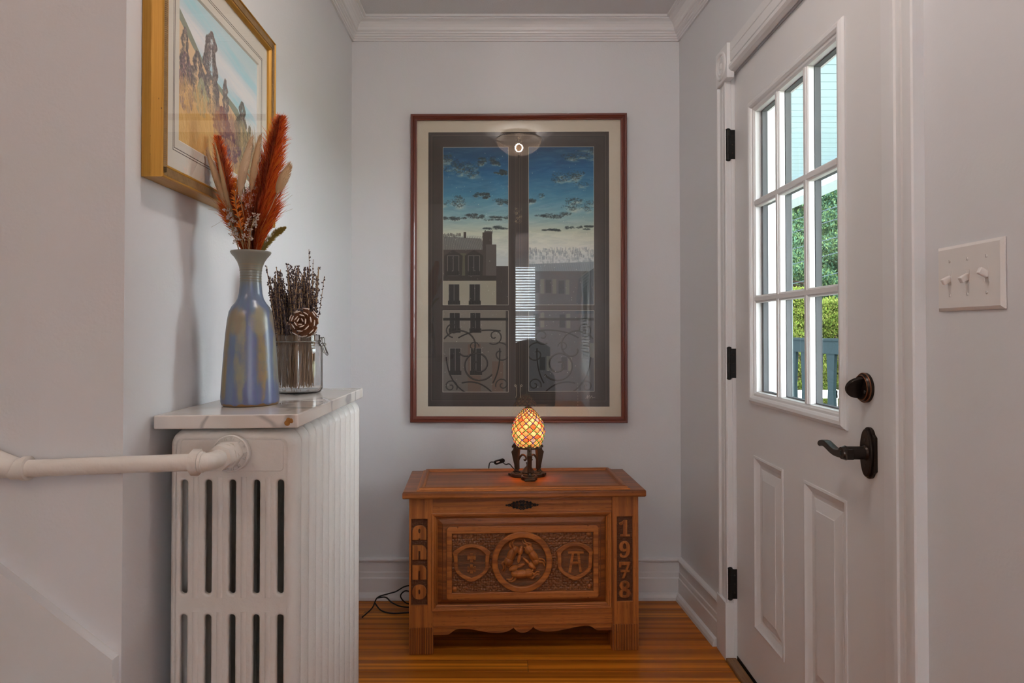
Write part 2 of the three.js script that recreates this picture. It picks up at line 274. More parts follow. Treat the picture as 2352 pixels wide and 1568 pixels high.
// ------------------------------------------------------------------ the entrance door: local x along the door (hinges at -), z into the hall
const RZ = -QT, DX = 0.812, DZ = -1.908;
{
  const door = grp('door_1', scene, [DX, 0, DZ], [0, RZ, 0]); door.userData.kind = 'structure';
  const slab = shp([[-0.458, 0.015], [0.458, 0.015], [0.458, 2.036], [-0.458, 2.036]]);
  const hole = (x0, x1, y0, y1) => { const p = new THREE.Path(); p.moveTo(x0, y0); p.lineTo(x0, y1); p.lineTo(x1, y1); p.lineTo(x1, y0); p.closePath(); slab.holes.push(p); };
  const lite = [-0.312, 0.308, 0.908, 1.89], pan = [[-0.292, -0.064], [0.072, 0.299]];
  hole(lite[0] + 0.015, lite[1] - 0.015, lite[2] + 0.015, lite[3] - 0.015);
  for (const p of pan) hole(p[0], p[1], 0.188, 0.741);
  mk('door_slab', ext(slab, 0.045).translate(0, 0, -0.045), M.door, door);
  for (const p of pan) mk('door_panel', frameGeo(p[1] - p[0], 0.553, [[-0.001, -0.002], [0.0, 0.0025], [0.006, 0.0035], [0.010, 0.0], [0.013, -0.002], [0.026, -0.009], [0.034, -0.0105], [0.037, -0.0105], [0.039, -0.009], [0.064, -0.0025], [0.066, -0.001]], true).translate((p[0] + p[1]) / 2, 0.4645, 0), M.door, door);
  const cx = (lite[0] + lite[1]) / 2, cy = (lite[2] + lite[3]) / 2, W = lite[1] - lite[0], HH = lite[3] - lite[2];
  mk('glass_frame', [frameGeo(W, HH, [[0, 0], [0, 0.004], [0.004, 0.009], [0.011, 0.0135], [0.019, 0.0125], [0.025, 0.008], [0.027, 0.004], [0.033, 0.003], [0.036, 0.0], [0.039, -0.002], [0.04, -0.018]]).translate(cx, cy, 0), frameGeo(W, HH, [[0.0401, -0.018], [0.0401, -0.047]]).translate(cx, cy, 0)], M.trim, door);
  const iw = W - 0.08, ih = HH - 0.08, mw = 0.024, pw = (iw - 2 * mw) / 3, ph = (ih - 2 * mw) / 3;
  const MUN = [[-mw / 2, -0.018], [mw / 2, -0.018], [mw / 2, -0.004], [mw / 2 - 0.002, -0.001], [mw / 2 - 0.005, 0.0], [mw / 2 - 0.006, 0.003], [-mw / 2 + 0.006, 0.003], [-mw / 2 + 0.005, 0], [-mw / 2 + 0.002, -0.001], [-mw / 2, -0.004]];
  for (const s of [-0.5, 0.5]) mk('muntin', ext(shp(MUN), ih).applyMatrix4(new THREE.Matrix4().makeBasis(V(1, 0, 0), V(0, 0, 1), V(0, -1, 0))).translate(cx + s * (pw + mw), cy + ih / 2, 0), M.trim, door, { grain: 'y' });
  for (const s of [-0.5, 0.5]) mk('muntin', ext(shp(MUN), iw).applyMatrix4(new THREE.Matrix4().makeBasis(V(0, 1, 0), V(0, 0, 1), V(1, 0, 0))).translate(cx - iw / 2, cy + s * (ph + mw), 0.0004), M.trim, door);
  for (const s of [-0.5, 0.5]) { mk('outer_muntin', B(mw, ih, 0.016, cx + s * (pw + mw), cy, -0.0285), M.spacer, door); mk('outer_muntin', B(iw, mw - 0.004, 0.016, cx, cy + s * (ph + mw), -0.0287), M.spacer, door); }
  mk('glass_spacer', [frameGeo(iw, ih, [[-0.002, -0.0195], [0.0035, -0.0195], [0.0035, -0.036], [-0.002, -0.036]]).translate(cx, cy, 0), B(0.012, ih, 0.016, cx - iw / 2 + 0.006, cy, -0.0283)], M.spacer, door);
  for (let j = -1; j < 2; j++) for (let i = -1; i < 2; i++) mk('pane', new THREE.PlaneGeometry(pw + 0.004, ph + 0.004).translate(cx + i * (pw + mw), cy + j * (ph + mw), -0.019), M.pane, door);
  for (const y of [0.2656, 1.0305, 1.7954]) {
    const h = mk('hinge', [cyl(0.0075, 0.0075, 0.104, -0.4655, y, 0.022, 16), B(0.003, 0.102, 0.026, -0.4615, y, 0.008), ...[-0.03, 0, 0.03].map((d) => tor(0.0077, 0.0006, -0.4655, y + d, 0.022, [QT, 0, 0])), sph(0.0085, -0.4655, y + 0.053, 0.022, [1, 0.6, 1]), sph(0.0085, -0.4655, y - 0.053, 0.022, [1, 0.6, 1])], M.black, door);
    for (const d of [-0.03, 0.0, 0.03]) mk('hinge_screw', sph(0.0028, -0.4598, y + d, 0.008, [0.5, 1, 1]), M.bronze, h);
  }
  // dead bolt and lever
  const bolt = mk('deadbolt', [cyl(0.033, 0.033, 0.007, 0, 0, 0.0035, 40, [QT, 0, 0]), cyl(0.027, 0.031, 0.006, 0, 0, 0.01, 40, [QT, 0, 0])], M.bronze, door); bolt.position.set(0.389, 1.0154, 0);
  mk('deadbolt_rim', [tor(0.032, 0.0016, 0, 0, 0.007), tor(0.0275, 0.0012, 0, 0, 0.0128)], M.bronzeEdge, bolt);
  const turn = new THREE.Shape(); turn.moveTo(0.012, -0.023); turn.bezierCurveTo(0.03, -0.024, 0.044, -0.015, 0.044, 0); turn.bezierCurveTo(0.044, 0.015, 0.03, 0.024, 0.012, 0.023); turn.closePath();
  mk('thumb_turn', tf(ext(turn, 0.006, 0.002), { r: [0, -QT, 0] }).translate(0.003, 0, 0), M.bronze, bolt).rotation.z = -0.45;
  for (const s of [-1, 1]) mk('screw', cyl(0.0035, 0.0035, 0.003, s * 0.018, -s * 0.008, 0.0135, 12, [QT, 0, 0]), M.plateDark, bolt);
  const lev = grp('door_handle', door, [0.405, 0.873, 0]);
  const plate = new THREE.Shape(); plate.moveTo(-0.026, -0.036); plate.lineTo(-0.021, -0.04); plate.absarc(0, -0.036, 0.019, Math.PI, Math.PI * 2); plate.lineTo(0.021, -0.04); plate.lineTo(0.026, -0.036); plate.lineTo(0.026, 0.036); plate.lineTo(0.021, 0.04); plate.absarc(0, 0.036, 0.019, 0, Math.PI); plate.lineTo(-0.021, 0.04); plate.lineTo(-0.026, 0.036); plate.closePath();
  mk('rose_plate', [ext(plate, 0.004, 0.0018).translate(0, 0, 0.001), tf(ext(new THREE.Shape().absellipse(0, 0, 0.021, 0.05, 0, Math.PI * 2), 0.004, 0.003, { curveSegments: 30 }), { p: [0, 0, 0.006] })], M.bronze, lev);
  mk('neck', [cyl(0.0145, 0.0145, 0.05, 0, 0, 0.036, 24, [QT, 0, 0]), cyl(0.0145, 0.019, 0.008, 0, 0, 0.013, 24, [QT, 0, 0]), cyl(0.013, 0.0155, 0.008, 0, 0, 0.062, 24, [QT, 0, 0]), tor(0.0148, 0.0015, 0, 0, 0.056)], M.bronze, lev);
  const wav = new THREE.Shape(); wav.moveTo(0.014, 0.007); wav.bezierCurveTo(-0.010, 0.009, -0.028, -0.004, -0.050, 0.0); wav.bezierCurveTo(-0.078, 0.005, -0.088, 0.016, -0.112, 0.008); wav.bezierCurveTo(-0.122, 0.004, -0.120, -0.003, -0.111, -0.001); wav.bezierCurveTo(-0.092, 0.006, -0.082, -0.004, -0.054, -0.010); wav.bezierCurveTo(-0.03, -0.014, -0.016, -0.010, 0.014, -0.010); wav.closePath();
  mk('lever', ext(wav, 0.013, 0.0025).translate(0, 0, 0.047), M.bronze, lev);
  mk('lock_button', B(0.004, 0.011, 0.004, 0, 0, 0.0665, 0.0015), M.black, lev);
  mk('screw', [cyl(0.0035, 0.0035, 0.003, 0, 0.028, 0.0125, 12, [QT, 0, 0]), cyl(0.0035, 0.0035, 0.003, 0, -0.028, 0.0125, 12, [QT, 0, 0])], M.plateDark, lev);
  mk('door_sweep', B(0.912, 0.018, 0.03, 0, 0.011, -0.013), M.black, door);
}
// jamb, stops and casings round the door (local as the door)
const OUTDOORS = { pos: [DX, 0, DZ], rot: [0, RZ, 0] };
st('trim_7', [BB(-0.49, -0.4605, 0, 2.06, -0.16, 0.012), BB(0.4605, 0.548, 0, 2.06, -0.16, 0.002), BB(-0.49, 0.548, 2.0385, 2.06, -0.16, 0.002)], M.trim, OUTDOORS);
const FLUTE = (w) => [[0, 0.012], [0, 0.028], [0.004, 0.032], [0.016, 0.032], [0.019, 0.0285], [0.034, 0.0285], [0.037, 0.025], [0.041, 0.0285], [w - 0.022, 0.0285], [w - 0.018, 0.032], [w - 0.015, 0.036], [w - 0.003, 0.036], [w, 0.033], [w, 0.0]];
const upright = (prof, h) => ext(shp(prof), h).applyMatrix4(new THREE.Matrix4().makeBasis(V(1, 0, 0), V(0, 0, 1), V(0, -1, 0))).translate(0, h, 0);
const flip = (prof) => prof.map(([a, b]) => [-a, b]).reverse();
st('trim_8', upright(flip(FLUTE(0.09)).map(([a, b]) => [a, b]), 2.02 - 0.2).translate(-0.464, 0.2, 0), M.trim, { ...OUTDOORS, grain: 'y' });
st('trim_9', upright(FLUTE(0.083), 2.02).translate(0.541, 0, 0), M.trim, { ...OUTDOORS, grain: 'y' });
st('trim_10', moulding([[0.012, 0], [0.026, 0.004], [0.034, 0.012], [0.034, 0.022], [0.028, 0.03], [0.024, 0.034], [0.028, 0.036], [0.028, 0.066], [0.025, 0.068], [0.028, 0.071], [0.028, 0.1], [0.022, 0.104], [0.012, 0.104]], -0.43, 0.54).translate(0, 2.037, 0), M.trim, OUTDOORS);
for (const x of [-0.485, 0.585]) {
  const b = st(x < 0 ? 'trim_11' : 'trim_12', [B(0.125, 0.122, 0.026, 0, 0, 0.026, 0.003)], M.trim, { pos: [DX, 2.079, DZ + x], rot: [0, RZ, 0] });
  mk('rosette', [tor(0.044, 0.006, 0, 0, 0.039), tor(0.03, 0.004, 0, 0, 0.0385), sph(0.012, 0, 0, 0.039, [1, 1, 0.5])], M.trim, b);
}
st('trim_13', [B(0.098, 0.2, 0.03, -0.511, 0.1, 0.0245, 0.002)], M.trim, OUTDOORS);
st('trim_14', [BB(-0.4605, 0.4605, -0.001, 0.012, 0.004, 0.04, 0.003)], M.threshold, OUTDOORS);
// outside casing and the sill
const outdoorTrim = new THREE.MeshPhysicalMaterial({ color: new THREE.Color().setRGB(0.20, 0.235, 0.24), roughness: 0.7, specularIntensity: 0.3 });
st('trim_15', [BB(-0.6, -0.462, -0.1, 2.2, -0.2, -0.137), BB(0.46, 0.6, -0.1, 2.2, -0.2, -0.137), BB(-0.6, 0.6, 2.04, 2.2, -0.2, -0.137), BB(-0.49, 0.5, -0.1, 0.0, -0.25, -0.03)], outdoorTrim, OUTDOORS);

// ------------------------------------------------------------------ pictures
function canvasTex(w, h, draw) {
  const c = document.createElement('canvas'); c.width = w; c.height = h; draw(c.getContext('2d'), w, h);
  const t = new THREE.CanvasTexture(c); t.colorSpace = THREE.SRGBColorSpace; return t;
}
const rgb = (r, g, b, a = 1) => `rgba(${r},${g},${b},${a})`;
// print 1, in units of 419 x 635: a dark casement with night sky, roofs and a scrolled railing, snow falling
function drawWindowPrint(x, W, H2) {
  x.scale(W / 419, H2 / 635); x.translate(-982, -299);
  x.fillStyle = rgb(58, 50, 46); x.fillRect(982, 299, 419, 635);
  for (let i = 0; i < 260; i++) { x.strokeStyle = rgb(40 + rr(0, 30), 34 + rr(0, 26), 30 + rr(0, 24), 0.25); x.lineWidth = rr(0.3, 1); const X = rr(982, 1401); x.beginPath(); x.moveTo(X, 299); x.lineTo(X + rr(-1, 1), 934); x.stroke(); }
  const line = (X, Y, w, h, c, lw) => { x.strokeStyle = c; x.lineWidth = lw; x.strokeRect(X, Y, w, h); };
  line(990, 307, 403, 614, rgb(150, 135, 118, 0.5), 0.7); line(993, 310, 397, 609, rgb(18, 14, 12, 0.9), 0.8);
  const panes = [[1016, 334, 152, 366], [1215, 334, 151, 366], [1016, 713, 152, 188], [1215, 713, 151, 186]];
  x.save(); x.beginPath(); for (const p of panes) x.rect(...p); x.clip();
  const g = x.createLinearGradient(0, 334, 0, 600);
  [[0, [16, 66, 104]], [0.2, [24, 92, 138]], [0.42, [66, 130, 160]], [0.6, [128, 166, 172]], [0.74, [192, 198, 180]], [0.86, [206, 208, 196]], [1, [190, 196, 196]]].forEach(([k, c]) => g.addColorStop(k, rgb(...c)));
  x.fillStyle = g; x.fillRect(1010, 330, 360, 280);
  for (let i = 0; i < 900; i++) { const Y = rr(335, 590); x.fillStyle = R() < 0.5 ? rgb(215, 225, 215, 0.035) : rgb(20, 60, 95, 0.035); x.beginPath(); x.ellipse(rr(1010, 1370), Y, rr(8, 34), rr(1.5, 5), rr(-0.3, 0.2), 0, 7); x.fill(); }
  const cloud = (cx, cy, w, h) => {
    w *= 1.3; h *= 1.35; const lumps = []; for (let i = 0; i < 9; i++) lumps.push([cx + rr(-0.5, 0.5) * w, cy + rr(-0.42, 0.3) * h, rr(0.10, 0.26) * w, rr(0.14, 0.32) * h]);
    for (let i = 0; i < 90; i++) { const q = lumps[i % 9]; x.fillStyle = rgb(206, 208, 188, 0.10); x.beginPath(); x.ellipse(q[0] + rr(-0.3, 0.8) * q[2], q[1] + rr(0.3, 1.3) * q[3], q[2] * rr(0.2, 0.7), q[3] * rr(0.15, 0.4), rr(-0.4, 0.4), 0, 7); x.fill(); }
    for (let i = 0; i < 420; i++) { const q = lumps[i % 9], a = rr(0, 6.28), k = Math.sqrt(R()); x.fillStyle = R() < 0.3 ? rgb(70, 84, 80, 0.25) : rgb(34, 46, 48, 0.25); x.beginPath(); x.ellipse(q[0] + Math.cos(a) * k * q[2], q[1] + Math.sin(a) * k * q[3] * 0.8, rr(0.7, 2.6), rr(0.5, 1.7), rr(-0.5, 0.5), 0, 7); x.fill(); }
  };
  [[1024, 366, 44, 34], [1056, 386, 52, 28], [1122, 370, 34, 18], [1150, 396, 22, 12], [1346, 356, 84, 28], [1310, 410, 56, 30], [1026, 462, 54, 26], [1108, 448, 30, 10], [1160, 462, 44, 14], [1222, 456, 34, 16], [1350, 468, 64, 28], [1086, 496, 40, 10], [1152, 500, 50, 12], [1274, 494, 52, 12], [1028, 502, 34, 10], [1336, 522, 50, 8], [1268, 527, 26, 4], [1148, 522, 50, 6]].forEach((c) => cloud(...c));
  // far city on the right, mist
  for (let i = 0; i < 260; i++) { const Y = rr(566, 606); const q = rr(0, 60); x.fillStyle = rgb(96 + q, 108 + q * 0.9, 118 + q * 0.8, 0.35); x.fillRect(rr(1210, 1370), Y, rr(1, 6), rr(2, 10)); }
  for (let i = 0; i < 60; i++) { x.fillStyle = rgb(60, 70, 80, 0.5); x.fillRect(rr(1212, 1366), rr(566, 584), rr(0.5, 1.2), rr(4, 9)); }
  x.fillStyle = rgb(120, 130, 136); x.beginPath(); x.moveTo(1210, 606); x.lineTo(1370, 600); x.lineTo(1370, 650); x.lineTo(1210, 622); x.fill();
  for (let i = 0; i < 40; i++) { x.strokeStyle = rgb(80, 90, 96, 0.6); x.lineWidth = 0.6; x.beginPath(); x.moveTo(1212 + i * 4.2, 604); x.lineTo(1208 + i * 4.2, 628); x.stroke(); }
  x.fillStyle = rgb(74, 76, 78); x.fillRect(1210, 622, 160, 290);
  x.fillStyle = rgb(58, 66, 72); x.beginPath(); x.moveTo(1330, 640); x.lineTo(1370, 612); x.lineTo(1370, 720); x.lineTo(1322, 720); x.fill();
  for (const [X, Y] of [[1226, 642], [1254, 642], [1284, 644], [1226, 720], [1286, 722], [1240, 820], [1290, 820], [1340, 790]]) { x.fillStyle = rgb(40, 42, 44); x.fillRect(X, Y, 13, 30); x.fillStyle = rgb(104, 104, 98); x.fillRect(X + 16, Y - 2, 9, 34); }
  // the house on the left: zinc roof, dormers, pale storeys
  x.fillStyle = rgb(112, 112, 108); x.beginPath(); x.moveTo(1010, 541); x.lineTo(1104, 546); x.lineTo(1116, 572); x.lineTo(1010, 574); x.fill();
  for (let i = 0; i < 26; i++) { x.strokeStyle = rgb(74, 74, 74, 0.7); x.lineWidth = 0.9; x.beginPath(); x.moveTo(1012 + i * 3.8, 541); x.lineTo(1014 + i * 4.2, 572); x.stroke(); }
  for (let i = 0; i < 16; i++) { x.fillStyle = rgb(52, 46, 42); x.fillRect(1017 + i * 2.6, rr(533, 537), 1.5, 7); x.fillRect(1112 + i * 1.2, rr(526, 530), 1, 8); }
  x.fillStyle = rgb(62, 55, 50); x.fillRect(1064, 531, 6, 14); x.fillRect(1108, 532, 22, 60);
  x.fillStyle = rgb(66, 60, 54); x.fillRect(1010, 572, 130, 72); x.fillStyle = rgb(84, 78, 74); x.fillRect(1116, 560, 24, 150);
  x.fillStyle = rgb(92, 96, 66, 0.6); x.fillRect(1056, 580, 14, 52); x.fillStyle = rgb(48, 42, 38); x.fillRect(1010, 632, 130, 12);
  x.fillStyle = rgb(150, 144, 128); x.fillRect(1010, 644, 130, 58); x.fillStyle = rgb(118, 112, 102); x.fillRect(1010, 706, 152, 80); x.fillStyle = rgb(96, 90, 84); x.fillRect(1010, 786, 152, 120);
  x.fillStyle = rgb(98, 78, 62, 0.8); x.fillRect(1074, 790, 30, 110); x.fillRect(1130, 830, 26, 70);
  const win = (X, Y, w, h) => { x.fillStyle = rgb(36, 34, 34); x.fillRect(X, Y, w, h); x.strokeStyle = rgb(140, 138, 130, 0.8); x.lineWidth = 1; x.strokeRect(X - 1, Y, w + 2, h); x.beginPath(); x.moveTo(X + w / 2, Y); x.lineTo(X + w / 2, Y + h); x.stroke(); x.fillStyle = rgb(22, 20, 20); x.fillRect(X - 2, Y + h - 10, w + 4, 10); for (let i = 0; i < 7; i++) { x.strokeStyle = rgb(70, 66, 62); x.lineWidth = 0.5; x.beginPath(); x.moveTo(X + i * w / 6, Y + h - 10); x.lineTo(X + i * w / 6, Y + h); x.stroke(); } };
  for (const X of [1028, 1076]) { x.fillStyle = rgb(44, 39, 36); x.beginPath(); x.moveTo(X - 9, 586); x.lineTo(X + 12, 572); x.lineTo(X + 34, 586); x.lineTo(X + 32, 634); x.lineTo(X - 8, 634); x.fill(); win(X, 586, 24, 46); win(X + 2, 652, 24, 48); win(X + 4, 718, 23, 46); win(X + 5, 800, 24, 62); }
  // railing
  x.strokeStyle = rgb(26, 23, 22); x.lineWidth = 6; x.beginPath(); x.moveTo(1010, 733); x.lineTo(1370, 733); x.stroke();
  const spiral = (cx, cy, r, a, dir, turns, lw) => { for (const [c, w, o] of [[rgb(24, 21, 20), lw, 0], [rgb(140, 134, 124, 0.45), lw * 0.25, -0.6]]) { x.strokeStyle = c; x.lineWidth = w; x.beginPath(); for (let i = 0; i <= 60; i++) { const t = i / 60, q = r * (1 - 0.86 * t), b = a + dir * turns * 6.283 * t; const X = cx + Math.cos(b) * q + o, Y = cy + Math.sin(b) * q + o; i ? x.lineTo(X, Y) : x.moveTo(X, Y); } x.stroke(); } };
  const half = (m) => { const f = (X) => (m > 0 ? X : 2 * 1191 - X), a = (t) => (m > 0 ? t : Math.PI - t);
    spiral(f(1040), 757, 18, a(1.6), m, 1.4, 3); spiral(f(1098), 838, 39, a(0.6), m, 1.7, 3.6); spiral(f(1062), 800, 48, a(3.6), m, 0.9, 3.4); spiral(f(1136), 772, 20, a(2.2), -m, 1.2, 2.8); spiral(f(1034), 888, 16, a(0.5), -m, 1.4, 2.8); spiral(f(1150), 812, 26, a(4.4), m, 1.1, 2.8); spiral(f(1154), 884, 16, a(2.8), m, 1.3, 2.6); spiral(f(1088), 796, 12, a(0), -m, 1.2, 2.4);
    for (const q of [[1052, 776, 1092, 752, 1150, 760], [1024, 820, 1028, 880, 1072, 904], [1132, 880, 1150, 850, 1148, 800], [1060, 880, 1100, 870, 1130, 902]]) { x.strokeStyle = rgb(24, 21, 20); x.lineWidth = 3; x.beginPath(); x.moveTo(f(q[0]), q[1]); x.quadraticCurveTo(f(q[2]), q[3], f(q[4]), q[5]); x.stroke(); } };
  half(1); half(-1);
  for (let i = 0; i < 560; i++) { x.fillStyle = rgb(225, 225, 215, rr(0.25, 0.8)); x.beginPath(); x.arc(rr(1014, 1368), rr(336, 900), rr(0.3, 0.85), 0, 7); x.fill(); }
  x.restore();
  for (const p of panes) { line(p[0], p[1], p[2], p[3], rgb(196, 190, 176, 0.85), 1); line(p[0] - 5, p[1] - 5, p[2] + 10, p[3] + 10, rgb(120, 108, 96, 0.35), 0.6); }
  for (const X of [1184, 1188, 1194, 1199]) { x.strokeStyle = rgb(132, 116, 96, 0.5); x.lineWidth = 0.6; x.beginPath(); x.moveTo(X, 334); x.lineTo(X, 900); x.stroke(); }
  for (const [Y, h] of [[476, 34], [638, 68], [308, 20]]) for (let i = 0; i < h * 1.6; i++) { x.strokeStyle = rgb(176, 156, 120, 0.5); x.lineWidth = 0.6; x.beginPath(); x.arc(1191 + rr(-8, 8), Y + rr(0, h), rr(0.8, 3), rr(0, 6), rr(0, 6)); x.stroke(); }
  x.strokeStyle = rgb(190, 176, 150, 0.8); x.lineWidth = 1.1; for (const s of [-1, 1]) { x.beginPath(); x.moveTo(1191 + s * 6, 886); x.quadraticCurveTo(1191 + s * 2, 900, 1191 + s * 6, 914); x.stroke(); x.beginPath(); x.arc(1191 + s * 7, 886, 2, 0, 7); x.stroke(); }
  x.strokeStyle = rgb(186, 180, 168, 0.85); x.lineWidth = 0.8; x.beginPath(); x.moveTo(1346, 916); x.lineTo(1351, 908); x.lineTo(1350, 915); x.lineTo(1355, 908); x.lineTo(1356, 915); x.lineTo(1360, 909); x.lineTo(1362, 914); x.lineTo(1368, 912); x.stroke();
  x.strokeStyle = rgb(210, 205, 190, 0.6); x.setLineDash([3, 4]); x.beginPath(); x.moveTo(1328, 880); x.lineTo(1328, 934); x.stroke();
}
// print 2: a dry hillside with dark trees and gold grass
function drawHillside(x, W, H2) {
  const g = x.createLinearGradient(0, 0, 0, H2 * 0.75); g.addColorStop(0, rgb(190, 214, 220)); g.addColorStop(0.4, rgb(216, 220, 224)); g.addColorStop(1, rgb(226, 220, 218)); x.fillStyle = g; x.fillRect(0, 0, W, H2);
  for (let i = 0; i < 260; i++) { const band = i % 3, X = rr(0, W), Y = (band === 0 ? 0.05 : band === 1 ? 0.2 : 0.34) * H2 + rr(-0.05, 0.05) * H2 + X * 0.12; x.fillStyle = band === 1 ? rgb(240, 228, 226, 0.12) : rgb(156, 206, 216, 0.09); x.save(); x.translate(X, Y); x.rotate(0.16); x.beginPath(); x.ellipse(0, 0, rr(60, 200), rr(6, 22), 0, 0, 7); x.fill(); x.restore(); }
  const hill = (pts, c) => { x.fillStyle = c; x.beginPath(); x.moveTo(0, H2); pts.forEach(([a, b]) => x.lineTo(a * W, b * H2)); x.lineTo(W, H2); x.fill(); };
  hill([[0, 0.16], [0.12, 0.25], [0.3, 0.40], [0.58, 0.47], [0.7, 0.50], [0.85, 0.62], [1, 0.72]], rgb(142, 146, 128));
  hill([[0, 0.23], [0.15, 0.34], [0.35, 0.44], [0.6, 0.53], [0.82, 0.63], [1, 0.75]], rgb(224, 190, 148));
  hill([[0, 0.72], [0.3, 0.70], [0.6, 0.74], [1, 0.82]], rgb(222, 178, 110));
  const tree = (cx, top, w, h, cols, n) => { const ph = R() * 900 | 0; for (let i = 0; i < n * 2.2; i++) { const t = R(), sd = R() < 0.5 ? 0 : 40, env = Math.pow(Math.sin(Math.PI * clamp(0.04 + 0.9 * t)), 0.7) * (0.35 + 0.65 * Math.pow(t, 0.4)), q = env * w * (0.35 + 0.9 * vn(t * 9, ph + sd, 999, 999, 5)) * Math.sqrt(R()) * (sd ? 1 : -1) * 1.15; x.fillStyle = cols[R() * cols.length | 0]; x.beginPath(); x.ellipse(cx * W + q * W, (top + t * h) * H2, rr(0.003, 0.011) * W, rr(0.003, 0.013) * H2, rr(0, 3), 0, 7); x.fill(); } };
  const dark = [rgb(92, 82, 86, 0.35), rgb(112, 96, 92, 0.35), rgb(84, 82, 80, 0.35), rgb(150, 128, 118, 0.3), rgb(186, 166, 154, 0.28), rgb(74, 66, 74, 0.35)], plum = [rgb(130, 98, 108, 0.5), rgb(100, 74, 86, 0.5), rgb(170, 140, 140, 0.4)], green = [rgb(92, 104, 82, 0.4), rgb(70, 86, 72, 0.45), rgb(126, 124, 104, 0.35)];
  tree(0.08, 0.42, 0.12, 0.36, plum, 600); tree(0.07, 0.26, 0.05, 0.4, dark, 260); tree(0.20, 0.34, 0.09, 0.34, dark, 600); tree(0.36, 0.12, 0.13, 0.56, dark, 2000); tree(0.53, 0.36, 0.05, 0.3, dark, 420);
  tree(0.25, 0.5, 0.08, 0.24, [rgb(150, 148, 116, 0.5), rgb(180, 176, 150, 0.45)], 420); tree(0.5, 0.58, 0.14, 0.2, [rgb(120, 60, 66, 0.5), rgb(168, 96, 60, 0.45), rgb(96, 70, 84, 0.45)], 800); tree(0.77, 0.42, 0.10, 0.46, dark.concat(green), 1500); tree(0.88, 0.56, 0.09, 0.44, green.concat(dark), 1200);
  for (let i = 0; i < 2600; i++) { const X = rr(0, 1), Y = rr(0.66, 1.02), c = (X < 0.34 + 0.2 * R() ? [[222, 176, 100], [204, 154, 84], [232, 194, 132]] : X < 0.66 + 0.1 * R() ? [[150, 112, 110], [176, 128, 96], [126, 98, 108], [206, 164, 116]] : [[214, 176, 120], [168, 150, 110], [120, 112, 90], [196, 160, 130]])[(R() * 3) | 0]; x.strokeStyle = rgb(...c, 0.5); x.lineWidth = rr(2, 9); x.globalAlpha = 0.5; x.beginPath(); x.moveTo(X * W, Y * H2); x.quadraticCurveTo((X - 0.01) * W, (Y - 0.06) * H2, (X - rr(-0.01, 0.06)) * W, (Y - rr(0.06, 0.15)) * H2); x.stroke(); } x.globalAlpha = 1;
  tree(0.62, 0.72, 0.16, 0.2, [rgb(120, 84, 92, 0.35), rgb(150, 110, 100, 0.3), rgb(92, 70, 84, 0.35)], 300);
}
{
  const cherry = new THREE.MeshPhysicalMaterial({ map: wood([0.16, 0.030, 0.014], [0.085, 0.014, 0.008], 161, { size: [0.7, 0.06], lines: 8, pores: 0.2, h: 128 }), roughness: 0.3, clearcoat: 0.3 });
  const linen = tex(256, 256, [0.05, 0.05], (u, v) => { const k = 0.94 + 0.06 * (0.5 * vn(u * 64, v * 6, 64, 6, 3) + 0.5 * vn(u * 6, v * 64, 6, 64, 4)); return [0.60 * k, 0.53 * k, 0.43 * k]; });
  const p = thing('framed_print', 'large framed print of a dark window over night roofs, hung above the carved chest', 'picture', [0.0675, 1.414, BACK + 0.008], [0, -0.0145, 0]);
  const W = 0.926, Hh = 1.322, PR = [[0, 0], [0, 0.026], [0.003, 0.03], [0.010, 0.03], [0.012, 0.0275], [0.015, 0.0285], [0.019, 0.026], [0.021, 0.024], [0.026, 0.022], [0.026, 0.012], [0.026, 0]];
  for (let k = 0; k < 4; k++) mk('frame_rail', frameSide(W, Hh, PR, k), cherry, p, { grain: k % 2 ? 'y' : 'x' });
  mk('backing_board', B(W - 0.03, Hh - 0.03, 0.008, 0, 0, 0.005), M.plateDark, p);
  mk('mat_board', B(W - 0.05, Hh - 0.05, 0.003, 0, 0, 0.0106), new THREE.MeshStandardMaterial({ map: linen, roughness: 0.85 }), p);
  const art = mk('print', new THREE.PlaneGeometry(0.776, 1.178).translate(0, -0.004, 0.0128), new THREE.MeshStandardMaterial({ map: canvasTex(1024, 1552, drawWindowPrint), roughness: 0.7 }), p, { uv: false });
  art.userData.label = 'night view through a dark window onto city roofs and a scrolled iron railing';
  mk('glass', new THREE.PlaneGeometry(W - 0.05, Hh - 0.05).translate(0, 0, 0.0165), M.pane, p);
}
